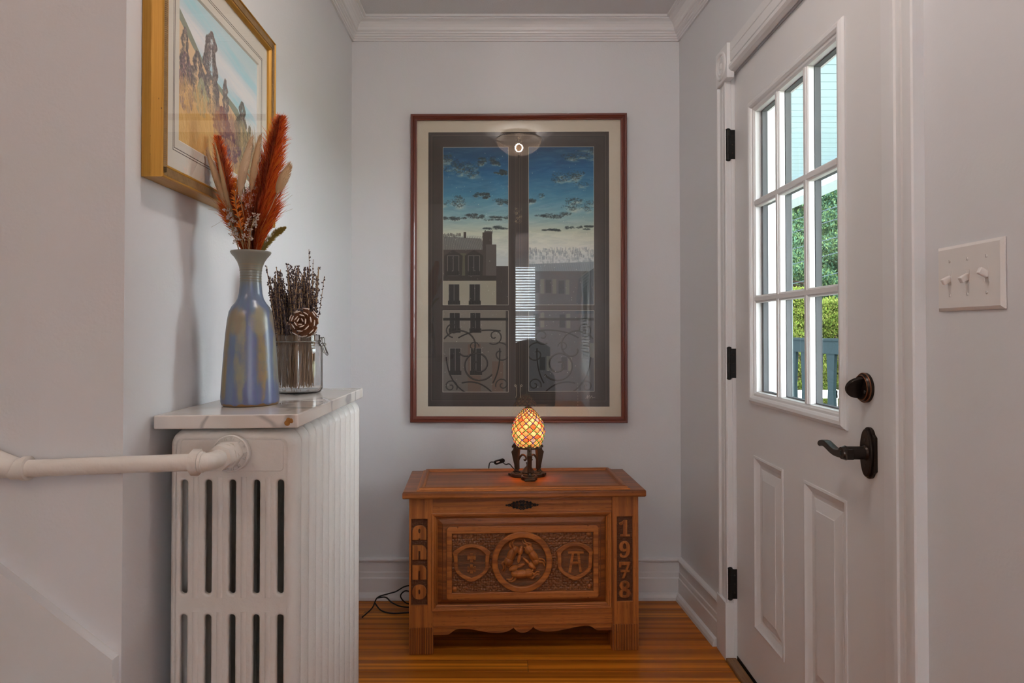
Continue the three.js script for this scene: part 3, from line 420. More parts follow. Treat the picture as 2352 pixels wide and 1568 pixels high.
{
  const gold = new THREE.MeshPhysicalMaterial({ map: tex(512, 128, [0.5, 0.05], (u, v) => { const n = fbm(u, v, 6, 30, 4, 171); return vn(u * 60, v * 10, 60, 10, 174) > 0.97 && n > 0.6 ? [0.2, 0.1, 0.02] : mix3([0.56, 0.29, 0.042], [0.42, 0.20, 0.022], n); }), metalness: 0.35, roughness: 0.42 });
  const antique = new THREE.MeshPhysicalMaterial({ map: tex(256, 256, [0.1, 0.1], (u, v) => mix3([0.46, 0.29, 0.13], [0.26, 0.16, 0.075], fbm(u, v, 8, 8, 3, 181))), metalness: 0.4, roughness: 0.45 });
  const p = thing('framed_landscape', 'gilt framed hillside landscape with dark trees, hung over the marble topped radiator', 'picture', [LEFT + 0.001, 1.671, -1.5295], [0, QT, 0]);
  const W = 0.61, Hh = 0.50, PR = [[0, 0], [0, 0.036], [0.0015, 0.0385], [0.0035, 0.0385], [0.005, 0.0355], [0.022, 0.0335], [0.0235, 0.0345], [0.026, 0.0345], [0.028, 0.031], [0.03, 0.0285], [0.03, 0]];
  for (let k = 0; k < 4; k++) mk('frame_rail', frameSide(W, Hh, PR, k), gold, p, { grain: k % 2 ? 'y' : 'x' });
  const beads = [];
  for (const [len, vert] of [[W, 0], [Hh, 1]]) for (const s of [-1, 1]) for (let t = -len / 2 + 0.012; t < len / 2 - 0.01; t += 0.0037) { const d = s * ((vert ? W : Hh) / 2 - 0.0135); beads.push(vert ? tf(new THREE.BoxGeometry(0.0158, 0.0029, 0.0036), { p: [d, t, 0.0342], r: [0, 0, 0.25] }) : tf(new THREE.BoxGeometry(0.0029, 0.0158, 0.0036), { p: [t, d, 0.0342], r: [0, 0, 0.25] })); }
  mk('ribbed_band', beads, antique, p, { label: 'ribbed antique gold band', kind: 'stuff' });
  const matm = new THREE.MeshStandardMaterial({ color: new THREE.Color().setRGB(0.68, 0.62, 0.54), roughness: 0.9 }), ink = new THREE.MeshStandardMaterial({ color: 0x5a5048, roughness: 0.9 });
  mk('backing_board', B(W - 0.04, Hh - 0.04, 0.006, 0, 0, 0.010), M.plateDark, p);
  mk('mat_board', frameGeo(W - 0.05, Hh - 0.05, [[0, 0.013], [0, 0.024], [0.0655, 0.024], [0.069, 0.0205]]), matm, p);
  mk('ruled_line', [frameGeo(W - 0.05 - 0.094, Hh - 0.05 - 0.094, [[0, 0.024], [0, 0.0243], [0.0013, 0.0243], [0.0013, 0.024]]), frameGeo(W - 0.05 - 0.084, Hh - 0.05 - 0.084, [[0, 0.024], [0, 0.0243], [0.0013, 0.0243], [0.0013, 0.024]])], ink, p);
  mk('print', new THREE.PlaneGeometry(W - 0.185, Hh - 0.185).translate(0, 0, 0.0205), new THREE.MeshStandardMaterial({ map: canvasTex(1024, 768, drawHillside), roughness: 0.8 }), p, { uv: false, label: 'dry golden hillside with dark trees under streaked sky' });
  mk('glass', new THREE.PlaneGeometry(W - 0.058, Hh - 0.058).translate(0, 0, 0.0272), M.pane, p);
}

// ------------------------------------------------------------------ the carved chest: local origin under the middle of its front, x along it, z forwards
{
  const font = await new FontLoader().loadAsync('fonts/droid/droid_serif_bold.typeface.json');
  const c = thing('blanket_chest', 'carved oak chest with raised letters down its corner posts, under the large print', 'chest', [0.0775, 0, -2.434], [0, 0.0444, 0]);
  const D = 0.33;
  mk('side_panel', BB(-0.405, -0.387, 0.08, 0.555, -D, -0.03), M.oakDark, c, { grain: 'z' });
  mk('side_panel', BB(0.387, 0.405, 0.08, 0.555, -D, -0.03), M.oakDark, c, { grain: 'z' });
  mk('back_panel', BB(-0.405, 0.405, 0.08, 0.555, -D, -D + 0.018), M.oakDark, c);
  mk('chest_floor', BB(-0.387, 0.387, 0.1, 0.115, -D + 0.018, -0.02), M.oakDark, c);
  for (const s of [-1, 1]) mk('rear_foot', BB(s > 0 ? 0.33 : -0.405, s > 0 ? 0.405 : -0.33, 0, 0.1, -D, -D + 0.06), M.oakDark, c, { grain: 'y' });
  // corner posts with sunk letter panels and reeded feet
  for (const s of [-1, 1]) {
    const x0 = s < 0 ? -0.409 : 0.316, x1 = s < 0 ? -0.327 : 0.409, pc = s < 0 ? -0.374 : 0.361, lo = 0.172, hi = 0.478, hw = 0.030;
    const face = shp([[x0, 0.0], [x1, 0.0], [x1, 0.552], [x0, 0.552]]); const hp = new THREE.Path(); hp.moveTo(pc - hw, lo); hp.lineTo(pc - hw, hi); hp.lineTo(pc + hw, hi); hp.lineTo(pc + hw, lo); hp.closePath(); face.holes.push(hp);
    const flute = []; for (let k = 0; k < 10; k++) flute.push(B(0.0042, 0.093, 0.007, x0 + (k + 0.5) * (x1 - x0) / 10, 0.0475, 0.0015, 0.0015));
    const post = mk('corner_post', [ext(face, 0.035, 0.0012).translate(0, 0, -0.0362), BB(x0, x1, 0, 0.55, -0.08, -0.0362)], M.oak, c, { grain: 'y' });
    mk('reeding', flute, M.oakDark, post, { grain: 'y' });
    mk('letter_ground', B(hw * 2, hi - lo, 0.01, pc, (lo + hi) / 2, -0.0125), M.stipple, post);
    const L = (sh, y) => mk('letter', ext(sh, 0.0065, 0.0008).translate(pc, y, -0.009), M.oak, post, { grain: 'y' });
    const arch = (sq) => { const a = new THREE.Shape(); a.moveTo(-0.024, -0.025); a.lineTo(-0.024, sq ? 0.025 : 0.0); if (sq) { a.lineTo(0.006, 0.025); } else { a.absarc(-0.002, 0.003, 0.022, Math.PI, Math.PI / 2, true); a.lineTo(0.004, 0.025); } a.absarc(0.004, 0.005, 0.02, Math.PI / 2, 0, true); a.lineTo(0.024, -0.025); a.lineTo(0.004, -0.025); return a; };
    if (s < 0) {
      const A = arch(false); A.lineTo(0.004, -0.02); A.lineTo(-0.004, -0.02); A.lineTo(-0.004, -0.025); A.closePath(); const ho = new THREE.Path(); ho.absellipse(0, 0.006, 0.0038, 0.0085, 0, Math.PI * 2, true); A.holes.push(ho); L(A, 0.428);
      for (const y of [0.358, 0.288]) { const n = arch(true); n.lineTo(0.004, 0.002); n.absarc(0, 0.002, 0.004, 0, Math.PI, false); n.lineTo(-0.004, -0.025); n.closePath(); L(n, y); }
      const o = rrect(0.048, 0.05, 0.022), oh = new THREE.Path(); oh.absellipse(0, 0, 0.0042, 0.0105, 0, Math.PI * 2, true); o.holes.push(oh); L(o, 0.218);
    } else {
      for (const [ch, y] of [['1', 0.434], ['9', 0.358], ['7', 0.284], ['8', 0.215]]) { const t = new TextGeometry(ch, { font, size: 0.056, depth: 0.006, curveSegments: 8, bevelEnabled: true, bevelThickness: 0.001, bevelSize: 0.0016, bevelSegments: 2 }); t.computeBoundingBox(); const b = t.boundingBox; t.translate(-(b.min.x + b.max.x) / 2 + pc, -(b.min.y + b.max.y) / 2 + y, -0.009); mk('letter', ch === '7' ? [t, B(0.034, 0.007, 0.007, pc + 0.002, y - 0.003, -0.0045)] : t, M.oak, post, { grain: 'y' }); }
    }
  }
  mk('top_rail', BB(-0.3275, 0.3165, 0.494, 0.552, -0.03, -0.003), M.oak, c);
  mk('bottom_rail', BB(-0.3275, 0.3165, 0.093, 0.149, -0.03, -0.003), M.oak, c);
  const ap = new THREE.Shape(); ap.moveTo(-0.327, 0.096); ap.lineTo(-0.327, 0.064); ap.lineTo(-0.275, 0.064); ap.bezierCurveTo(-0.262, 0.066, -0.254, 0.083, -0.232, 0.084); ap.bezierCurveTo(-0.18, 0.086, -0.15, 0.068, -0.10, 0.067); ap.bezierCurveTo(-0.068, 0.066, -0.05, 0.074, -0.039, 0.086); ap.bezierCurveTo(-0.028, 0.07, -0.018, 0.066, -0.006, 0.066); ap.bezierCurveTo(0.008, 0.066, 0.02, 0.072, 0.031, 0.086); ap.bezierCurveTo(0.042, 0.074, 0.06, 0.068, 0.09, 0.068); ap.bezierCurveTo(0.15, 0.07, 0.18, 0.087, 0.224, 0.087); ap.bezierCurveTo(0.246, 0.086, 0.254, 0.07, 0.266, 0.069); ap.lineTo(0.316, 0.069); ap.lineTo(0.316, 0.096); ap.closePath();
  mk('scalloped_apron', ext(ap, 0.014, 0.001).translate(0, 0, -0.024), M.oak, c);
  const fw = 0.644, fh = 0.345, fx = -0.009, fy = 0.3235;
  for (let k = 0; k < 4; k++) mk('panel_moulding', frameSide(fw, fh, [[0, -0.004], [0, 0.002], [0.003, 0.005], [0.008, 0.0045], [0.010, 0.0015], [0.013, 0.001], [0.015, -0.003], [0.019, -0.006], [0.021, -0.012]], k).translate(fx, fy, 0), M.oak, c, { grain: k % 2 ? 'y' : 'x' });
  const fld = shp([[-0.282, -0.1325], [0.282, -0.1325], [0.282, 0.1325], [-0.282, 0.1325]]), fho = new THREE.Path(); fho.moveTo(-0.257, -0.118); fho.lineTo(-0.257, 0.106); fho.lineTo(0.263, 0.106); fho.lineTo(0.263, -0.118); fho.closePath(); fld.holes.push(fho);
  mk('field_panel', [frameGeo(fw - 0.04, fh - 0.04, [[0, -0.013], [0.018, -0.0065], [0.020, -0.004]]).translate(fx, fy, 0), ext(fld, 0.012).translate(fx, fy, -0.016)], M.oakDark, c);
  const carve = grp('carved_panel', c, [-0.006, 0.318, -0.010]);
  { // notched border
    const w = 0.269, h = 0.128, n = 0.014, o = new THREE.Shape(); o.moveTo(-w + 0.012, -h); o.lineTo(-w + 0.03, -h); o.lineTo(-w + 0.036, -h + 0.006); o.lineTo(-w + 0.042, -h); o.lineTo(w - 0.042, -h); o.lineTo(w - 0.036, -h + 0.006); o.lineTo(w - 0.03, -h); o.lineTo(w - 0.012, -h); o.absarc(w - 0.012, -h + 0.012, 0.012, -QT, 0); o.lineTo(w, h - 0.012); o.absarc(w - 0.012, h - 0.012, 0.012, 0, QT); o.lineTo(w - 0.03, h); o.lineTo(w - 0.036, h - 0.006); o.lineTo(w - 0.042, h); o.lineTo(-w + 0.042, h); o.lineTo(-w + 0.036, h - 0.006); o.lineTo(-w + 0.03, h); o.lineTo(-w + 0.012, h); o.absarc(-w + 0.012, h - 0.012, 0.012, QT, Math.PI); o.lineTo(-w, -h + 0.012); o.absarc(-w + 0.012, -h + 0.012, 0.012, Math.PI, Math.PI + QT);
    const hp = new THREE.Path(); hp.moveTo(-w + n, -h + 0.022); hp.lineTo(-w + n, h - 0.02); hp.lineTo(w - n, h - 0.02); hp.lineTo(w - n, -h + 0.022); hp.closePath(); o.holes.push(hp);
    mk('carved_border', ext(o, 0.011, 0.003), M.oak, carve);
    // hammered ground with real bumps
    const gx = 0.51, gy = 0.216, nx = 400, ny = 170, g = new THREE.PlaneGeometry(gx, gy, nx, ny), P = g.attributes.position, cell = 0.0084, cache = (i, j) => [(i + 0.2 + 0.6 * H(i, j, 5)) * cell, (j + 0.2 + 0.6 * H(i, j, 6)) * cell];
    for (let i = 0; i < P.count; i++) { const x = P.getX(i) + 1, y = P.getY(i) + 1, ci = Math.floor(x / cell), cj = Math.floor(y / cell); let d = 9; for (let b = -1; b < 2; b++) for (let a = -1; a < 2; a++) { const q = cache(ci + a, cj + b); d = Math.min(d, Math.hypot(x - q[0], y - q[1])); } P.setZ(i, 0.0004 + 0.0034 * Math.sqrt(Math.max(0, 1 - (d / (cell * 0.62)) ** 2))); }
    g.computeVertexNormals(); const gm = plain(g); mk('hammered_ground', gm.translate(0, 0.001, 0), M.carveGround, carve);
    for (const [x, y] of [[-0.243, 0.094], [0.238, 0.096], [-0.243, -0.092], [0.24, -0.09]]) mk('carved_boss', [sph(0.0095, x, y, 0.004, [1, 1, 0.6]), B(0.011, 0.002, 0.002, x, y, 0.0095)], M.oak, carve);
    // medallion with three hares, their ears joined in the middle
    const mp = [-0.003, 0.002, 0.002];
    const ring = new THREE.Shape(); ring.absarc(0, 0, 0.104, 0, Math.PI * 2); const rh = new THREE.Path(); rh.absarc(0, 0, 0.091, 0, Math.PI * 2, true); ring.holes.push(rh);
    mk('medallion_ring', ext(ring, 0.009, 0.004, { curveSegments: 40 }).translate(0, 0, 0.001), M.oak, carve, { pos: mp });
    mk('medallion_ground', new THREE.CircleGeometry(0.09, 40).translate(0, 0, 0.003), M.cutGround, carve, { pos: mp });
    for (let k = 0; k < 3; k++) {
      const e = (x, y, a, b, t, r = 0) => sph(1, x, y, 0.003, [a, b, t * 1.3], [0, 0, r], 16);
      const hare = [e(-0.004, -0.045, 0.030, 0.0155, 0.009, 0.08), e(0.022, -0.043, 0.0175, 0.0165, 0.0095, -0.4), e(-0.026, -0.041, 0.0145, 0.014, 0.009, 0.3), e(-0.030, -0.0225, 0.0155, 0.0105, 0.0085, 0.3), e(-0.043, -0.026, 0.0065, 0.006, 0.006), e(-0.006, -0.0145, 0.0175, 0.0066, 0.006, 0.3),
        taper([[-0.03, -0.05, 0.004], [-0.042, -0.062, 0.004], [-0.058, -0.06, 0.004]], [0.0055, 0.004, 0.0025], 8), taper([[-0.022, -0.054, 0.004], [-0.034, -0.068, 0.004], [-0.05, -0.068, 0.004]], [0.005, 0.0038, 0.0025], 8),
        taper([[0.026, -0.05, 0.004], [0.036, -0.06, 0.004], [0.05, -0.048, 0.004], [0.062, -0.048, 0.004]], [0.0065, 0.005, 0.0035, 0.0025], 10), taper([[0.028, -0.04, 0.004], [0.044, -0.046, 0.004], [0.052, -0.038, 0.004], [0.062, -0.04, 0.004]], [0.005, 0.0042, 0.003, 0.002], 10), e(0.036, -0.034, 0.006, 0.004, 0.004, 0.6)];
      mk('carved_hare', hare, M.oak, carve, { pos: mp }).rotation.z = k * 2.0944 + 0.03;
    }
    // shields
    for (const s of [-1, 1]) {
      const spz = [s < 0 ? -0.183 : 0.187, 0.001, 0.001];
      const out = (k) => { const a = new THREE.Shape(), W = 0.061 - k, T = 0.047 - k * 0.8, BT = -0.066 + k * 1.15; a.moveTo(-W - 0.004 + k * 0.4, T - 0.012); a.bezierCurveTo(-W * 0.5, T + 0.026, W * 0.5, T + 0.026, W + 0.004 - k * 0.4, T - 0.012); a.bezierCurveTo(W - 0.003, T - 0.03, W, -0.005, W - 0.002, -0.018); a.bezierCurveTo(W - 0.006, -0.036, W * 0.5, BT + 0.010, 0, BT); a.bezierCurveTo(-W * 0.5, BT + 0.010, -W + 0.006, -0.036, -W + 0.002, -0.018); a.bezierCurveTo(-W, -0.005, -W + 0.003, T - 0.03, -W - 0.004 + k * 0.4, T - 0.012); a.closePath(); return a; };
      const fr = out(0); fr.holes.push(new THREE.Path(out(0.0085).getPoints(14).reverse()));
      mk('shield_rim', ext(fr, 0.007, 0.0025).translate(0, 0, 0.001), M.oak, carve, { pos: spz });
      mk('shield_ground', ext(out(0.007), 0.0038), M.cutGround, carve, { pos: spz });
      const cross = (y) => [B(0.03, 0.010, 0.006, 0, y, 0.006), B(0.010, 0.03, 0.006, 0, y, 0.006), B(0.007, 0.018, 0.0066, -0.0115, y, 0.006), B(0.007, 0.018, 0.0066, 0.0115, y, 0.006)];
      mk('shield_device', s < 0 ? [...cross(0.019), ...cross(-0.022)] : [B(0.056, 0.008, 0.006, 0.003, 0.032, 0.006), tf(B(0.009, 0.074, 0.005), { p: [-0.013, -0.004, 0.006], r: [0, 0, -0.17] }), tf(B(0.0085, 0.07, 0.005), { p: [0.016, -0.003, 0.006], r: [0, 0, 0.12] }), B(0.032, 0.008, 0.006, 0.003, -0.006, 0.006)], M.oak, carve, { pos: spz, label: s < 0 ? 'raised double cross' : 'raised letter A with a top bar' });
    }
  }
  { // black iron lock plate of pierced scrolls
    const it = [], e = [-0.009, 0.523, 0.002];
    for (const s of [-1, 1]) { for (const [x, y, q] of [[0.011, 0.006, 0.0055], [0.011, -0.006, 0.0055], [0.024, 0.005, 0.0045], [0.024, -0.005, 0.0045], [0.036, 0, 0.0055], [0.005, 0.012, 0.004], [0.018, 0.010, 0.003], [0.018, -0.010, 0.003], [0.03, 0.008, 0.003], [0.03, -0.008, 0.003], [0.046, 0, 0.004], [0.005, -0.012, 0.004]]) it.push(tor(q, 0.0014, s * x, y, 0.001, [0, 0, 0], 6.283, 14), sph(0.0019, s * x, y, 0.001)); it.push(tf(new THREE.OctahedronGeometry(0.006), { p: [s * 0.055, 0, 0.001], s: [1, 0.6, 0.3] }), B(0.05, 0.0022, 0.002, s * 0.028, 0, 0.001)); }
    it.push(cyl(0.006, 0.006, 0.003, 0, 0, 0.001, 16, [QT, 0, 0]));
    mk('lock_plate', it, M.black, c, { pos: e });
  }
  // lid
  const lid = grp('lid', c);
  const lo = shp([[-0.431, 0.03], [0.431, 0.03], [0.431, -0.34], [-0.431, -0.34]].map(([a, b]) => [a * 0.986, b > 0 ? b - 0.006 : b + 0.006]));
  mk('lid_board', ext(lo, 0.014, 0.006).rotateX(QT).translate(0, 0.573, 0), M.oakTop, lid);
  for (let k = 0; k < 4; k++) mk('lid_moulding', frameSide(0.752, 0.343, [[-0.003, 0], [-0.003, 0.004], [0.004, 0.005], [0.006, 0.009], [0.013, 0.012], [0.019, 0.0115], [0.022, 0.008], [0.024, 0.003], [0.024, 0]], k).rotateX(-QT).translate(-0.003, 0.579, -0.152), M.oak, lid, { grain: k % 2 ? 'z' : 'x' });
  mk('lid_panel', BB(-0.357, 0.351, 0.579, 0.5825, -0.302, -0.002), M.oakTop, lid);
}

// ------------------------------------------------------------------ stained glass egg lamp on the chest
{
  const L = thing('table_lamp', 'lit egg shaped lamp of leaded amber glass on a dark three legged stand', 'lamp', [0.0975, 0.583, -2.612], [0, 0.05, 0]);
  const brz = new THREE.MeshStandardMaterial({ color: new THREE.Color().setRGB(0.075, 0.045, 0.028), roughness: 0.36, metalness: 0.7 });
  const base = new THREE.Shape(), lob = 48; for (let i = 0; i <= 240; i++) { const a = i / 240 * 6.2832, k = Math.cos(3 * (a + QT)), q = 0.05 + 0.022 * k - 0.004 * Math.cos(6 * (a + QT)); const X = q * Math.cos(a), Y = q * Math.sin(a); i ? base.lineTo(X, Y) : base.moveTo(X, Y); }
  mk('lamp_base', [ext(base, 0.008, 0.003).rotateX(-QT).translate(0, 0.003, 0), ...[0, 1, 2].map((k) => { const a = -QT + k * 2.0944; return B(0.04, 0.008, 0.018, 0, 0, 0, 0.002).rotateY(QT - a).translate(0.066 * Math.cos(a), 0.004, -0.066 * Math.sin(a)); }), tf(ext(base, 0.003, 0.002).rotateX(-QT), { p: [0, 0.013, 0], s: [0.8, 1, 0.8] })], brz, L);
  mk('spindle', lathe([[0.0, 0.066], [0.003, 0.066], [0.004, 0.058], [0.010, 0.056], [0.007, 0.05], [0.0075, 0.043], [0.015, 0.036], [0.021, 0.028], [0.024, 0.022], [0.026, 0.017], [0.0, 0.015]], 28), brz, L);
  for (let k = 0; k < 3; k++) {
    const leg = grp('leg', L, [0, 0, 0], [0, k * 2.0944, 0]);   // outward is +z
    const sp = new THREE.Shape(); sp.moveTo(0.038, 0.112); sp.lineTo(0.056, 0.112); sp.lineTo(0.060, 0.099); sp.lineTo(0.0665, 0.092); sp.lineTo(0.064, 0.084); sp.bezierCurveTo(0.06, 0.066, 0.054, 0.046, 0.051, 0.03); sp.lineTo(0.043, 0.03); sp.bezierCurveTo(0.044, 0.06, 0.042, 0.09, 0.038, 0.112); sp.closePath();
    mk('leg_shaft', [ext(sp, 0.009, 0.0035).translate(0, 0, -0.0045).rotateY(-QT), tf(new THREE.BoxGeometry(0.019, 0.016, 0.015), { p: [0, 0.086, 0.056], r: [0.3, 0, 0] })], brz, leg);
    mk('paw', [sph(0.0085, 0, 0.021, 0.050, [0.9, 0.8, 1.25]), ...[-1, 0, 1].map((s) => sph(0.0034, s * 0.005, 0.0175, 0.0595, [0.9, 0.9, 1.2])), tf(new THREE.ConeGeometry(0.006, 0.016, 6), { p: [0, 0.04, 0.057], r: [0.35, 0, 0] })], brz, leg);
    mk('beast_head', [sph(0.0105, 0, 0.117, 0.055, [0.85, 0.95, 1.05]), sph(0.0062, 0, 0.113, 0.064, [0.9, 0.8, 1.1]), ...[-1, 1].map((s) => tf(new THREE.ConeGeometry(0.0036, 0.011, 6), { p: [s * 0.006, 0.1275, 0.051], r: [-0.4, 0, -s * 0.3] })), tf(new THREE.ConeGeometry(0.0032, 0.008, 6), { p: [0, 0.109, 0.0675], r: [2.2, 0, 0] }), sph(0.011, 0, 0.106, 0.049, [0.8, 1.1, 0.8])], brz, leg);
    mk('scroll', [taper([[0, 0.028, 0.044], [0, 0.05, 0.045], [0, 0.072, 0.037], [0, 0.084, 0.024], [0, 0.078, 0.011], [0, 0.068, 0.009], [0, 0.063, 0.015], [0, 0.067, 0.019]], [0.0045, 0.0045, 0.0045, 0.004, 0.0036, 0.003], 34)], brz, leg);
  }
  mk('shade_ring', [tor(0.043, 0.0042, 0, 0.116, 0, [QT, 0, 0], 6.2832, 48), lathe([[0.040, 0.112], [0.0455, 0.112], [0.0465, 0.118], [0.045, 0.122], [0.041, 0.122]], 48)], brz, L);
  const shade = grp('lamp_shade', L, [0, 0.119, 0]);
  const Hs = 0.153, prof = (t) => 0.063 * Math.pow(Math.max(0, Math.sin(Math.PI * (0.15 + 0.85 * t))), t > 0.4 ? 0.62 : 0.5) * (1.0 - 0.10 * (t - 0.35)) * (t > 0.35 ? 1 - 0.16 * ((t - 0.35) / 0.65) ** 2 : 1);
  const rows = []; { let t = 0.0; const N = 13; while (t < 0.975) { rows.push(t); t += Math.max(0.022, prof(t) / 0.0645 * 0.087); } rows.push(1); }
  const N = 13, pt = (i, j, out = 0) => { const t = clamp(i < 0 ? 0 : rows[Math.min(i, rows.length - 1)]), a = 6.2832 * (j + (i % 2 ? 0.5 : 0)) / N, q = Math.max(prof(t), 0.001) + out; return V(q * Math.sin(a), t * Hs, q * Math.cos(a)); };
  const lit = (r, g, b, e) => new THREE.MeshStandardMaterial({ color: new THREE.Color().setRGB(r, g, b), roughness: 0.25, emissive: new THREE.Color().setRGB(r, g, b), emissiveIntensity: e, emissiveMap: swirl, map: swirl });
  const swirl = tex(128, 128, [0.03, 0.03], (u, v) => { const n = fbm(u, v, 3, 3, 4, 191); return mix3([1, 0.86, 0.62], [0.95, 0.52, 0.24], sm(0.45, 0.75, n)); });
  const amber = [lit(0.9, 0.60, 0.23, 0.72), lit(0.95, 0.68, 0.30, 0.8), lit(0.9, 0.54, 0.21, 0.62), lit(0.95, 0.72, 0.36, 0.85), lit(0.85, 0.52, 0.22, 0.66)], odd = [lit(0.8, 0.24, 0.08, 0.62), lit(0.7, 0.56, 0.58, 0.55), lit(0.8, 0.34, 0.13, 0.66)];
  const jewels = { red: lit(0.9, 0.06, 0.05, 0.6), green: lit(0.08, 0.42, 0.07, 0.6), violet: lit(0.14, 0.05, 0.5, 0.55) }, jg = { red: [], green: [], violet: [] }, lead = [];
  for (let i = 0; i < rows.length - 1; i++) for (let j = 0; j < N; j++) {
    if (rows[i] > 0.97) continue;
    const o = i % 2 ? 0 : -1;           // neighbours of piece (i, j): left, right in its row; up and down at the same angle two rows off
    const c = pt(i, j), aj = (dj, di) => { const t = clamp(i + di < 0 ? rows[0] : rows[Math.min(i + di, rows.length - 1)]), a = 6.2832 * (j + (i % 2 ? 0.5 : 0) + dj) / N, q = Math.max(prof(t), 0.0012); return V(q * Math.sin(a), t * Hs, q * Math.cos(a)); };
    const Lf = aj(-0.5, 0), Rt = aj(0.5, 0), Up = aj(0, 1), Dn = aj(0, -1);
    // diamond with its corners cut off for the jewels, slightly domed
    const cut = 0.27, corners = [], seq = [Rt, Up, Lf, Dn];
    for (let k = 0; k < 4; k++) { const p = seq[k], q = seq[(k + 1) % 4]; corners.push(p.clone().lerp(q, cut), p.clone().lerp(q, 0.5).lerp(c, -0.06), p.clone().lerp(q, 1 - cut)); }
    const nrm = c.clone().setY(0).normalize(), mid = c.clone().addScaledVector(nrm, 0.0022), pos = [];
    const inn = corners.map((p) => p.clone().lerp(mid, 0.06)), back = inn.map((p) => p.clone().addScaledVector(nrm, -0.002));
    for (let k = 0; k < 12; k++) { const a = inn[k], b = inn[(k + 1) % 12]; pos.push(mid.x, mid.y, mid.z, a.x, a.y, a.z, b.x, b.y, b.z); const d = back[k], e = back[(k + 1) % 12]; pos.push(a.x, a.y, a.z, d.x, d.y, d.z, e.x, e.y, e.z, a.x, a.y, a.z, e.x, e.y, e.z, b.x, b.y, b.z); }
    const g = new THREE.BufferGeometry(); g.setAttribute('position', new THREE.Float32BufferAttribute(pos, 3)); g.computeVertexNormals(); g.setAttribute('uv', new THREE.Float32BufferAttribute(new Float32Array(pos.length / 3 * 2), 2));
    const q = H(i, j, 201); mk('glass_piece', g, q > 0.84 ? odd[(H(i, j, 203) * 3) | 0] : amber[(H(i, j, 202) * 5) | 0], shade);
    const mids = [0, 1, 2, 3].map((k) => seq[k].clone().lerp(seq[(k + 1) % 4], 0.5));
    for (let k = 0; k < 2; k++) { const p = seq[k ? 2 : 0], r = seq[1]; lead.push(taper([p.toArray(), mids[k ? 1 : 0].clone().multiplyScalar(1.001).toArray(), r.toArray()], [0.0016, 0.0016], 2, 4)); }
    const f = H(i, j, 205); if (i > 0) jg[f < 0.42 ? 'red' : f < 0.72 ? 'green' : 'violet'].push(sph(0.0034 * Math.max(0.55, prof(rows[i]) / 0.06), Rt.x, Rt.y, Rt.z, [1, 1, 1], [0, 0, 0], 8));
  }
  const leadM = new THREE.MeshStandardMaterial({ color: 0x120c08, roughness: 0.5, metalness: 0.5 });
  mk('lead_lines', lead.concat([sph(0.0035, 0, Hs, 0, [1.4, 0.7, 1.4])]), leadM, shade, { kind: 'stuff' });
  for (const k of ['red', 'green', 'violet']) mk('glass_jewels', jg[k], jewels[k], shade, { kind: 'stuff', label: 'small ' + k + ' glass beads' });
  mk('bulb', sph(0.011, 0, 0.165, 0, [1, 1.5, 1]), new THREE.MeshStandardMaterial({ color: 0xffe0b0, emissive: new THREE.Color().setRGB(1, 0.62, 0.28), emissiveIntensity: 2 }), L);
  const pl = new THREE.PointLight(new THREE.Color().setRGB(1, 0.40, 0.11), 0.10, 0, 2); pl.position.set(0, 0.165, 0); pl.castShadow = true; pl.shadow.radius = 0.6; L.add(pl);
  mk('power_lead', [tube([[-0.03, 0.018, 0.0], [-0.055, 0.03, -0.02], [-0.07, 0.045, -0.03], [-0.083, 0.04, -0.05], [-0.092, 0.037, -0.1]], 0.0022, 40, 6), tube([[-0.128, 0.036, -0.12], [-0.14, 0.03, -0.15], [-0.145, 0.01, -0.185], [-0.148, -0.06, -0.20], [-0.15, -0.3, -0.205], [-0.16, -0.5, -0.2], [-0.19, -0.577, -0.18]], 0.0022, 60, 6)], M.cord, L);
  const sw = mk('cord_switch', [tf(rrectBox(0.046, 0.016, 0.012), { p: [0, 0, 0] })], M.black, L, { pos: [-0.106, 0.040, -0.11], rot: [0, 0.5, 0.16] });
  mk('switch_key', B(0.016, 0.005, 0.013, -0.010, 0.002, 0.001, 0.002), M.plate, sw);
}
function rrectBox(w, h, d) { return ext(rrect(w - 0.004, h - 0.004, 0.005), d - 0.004, 0.002).translate(0, 0, -d / 2 + 0.002); }
tag(mk('extension_cord', [tube([[-0.56, 0.004, -2.72], [-0.53, 0.02, -2.78], [-0.515, 0.05, -2.80], [-0.475, 0.062, -2.81], [-0.44, 0.072, -2.81], [-0.405, 0.092, -2.81], [-0.375, 0.098, -2.80], [-0.37, 0.08, -2.79], [-0.40, 0.082, -2.79], [-0.418, 0.062, -2.79], [-0.40, 0.036, -2.79], [-0.37, 0.026, -2.79]], 0.0028, 120, 6), tube([[-0.515, 0.05, -2.80], [-0.48, 0.052, -2.80], [-0.455, 0.036, -2.79], [-0.42, 0.02, -2.79], [-0.37, 0.015, -2.79]], 0.0028, 40, 6), tube([[-0.522, 0.032, -2.79], [-0.495, 0.012, -2.77], [-0.45, 0.004, -2.76], [-0.37, 0.004, -2.77]], 0.0028, 40, 6)], M.cord), 'black power cord looped on the floor between chest and radiator', 'cord');

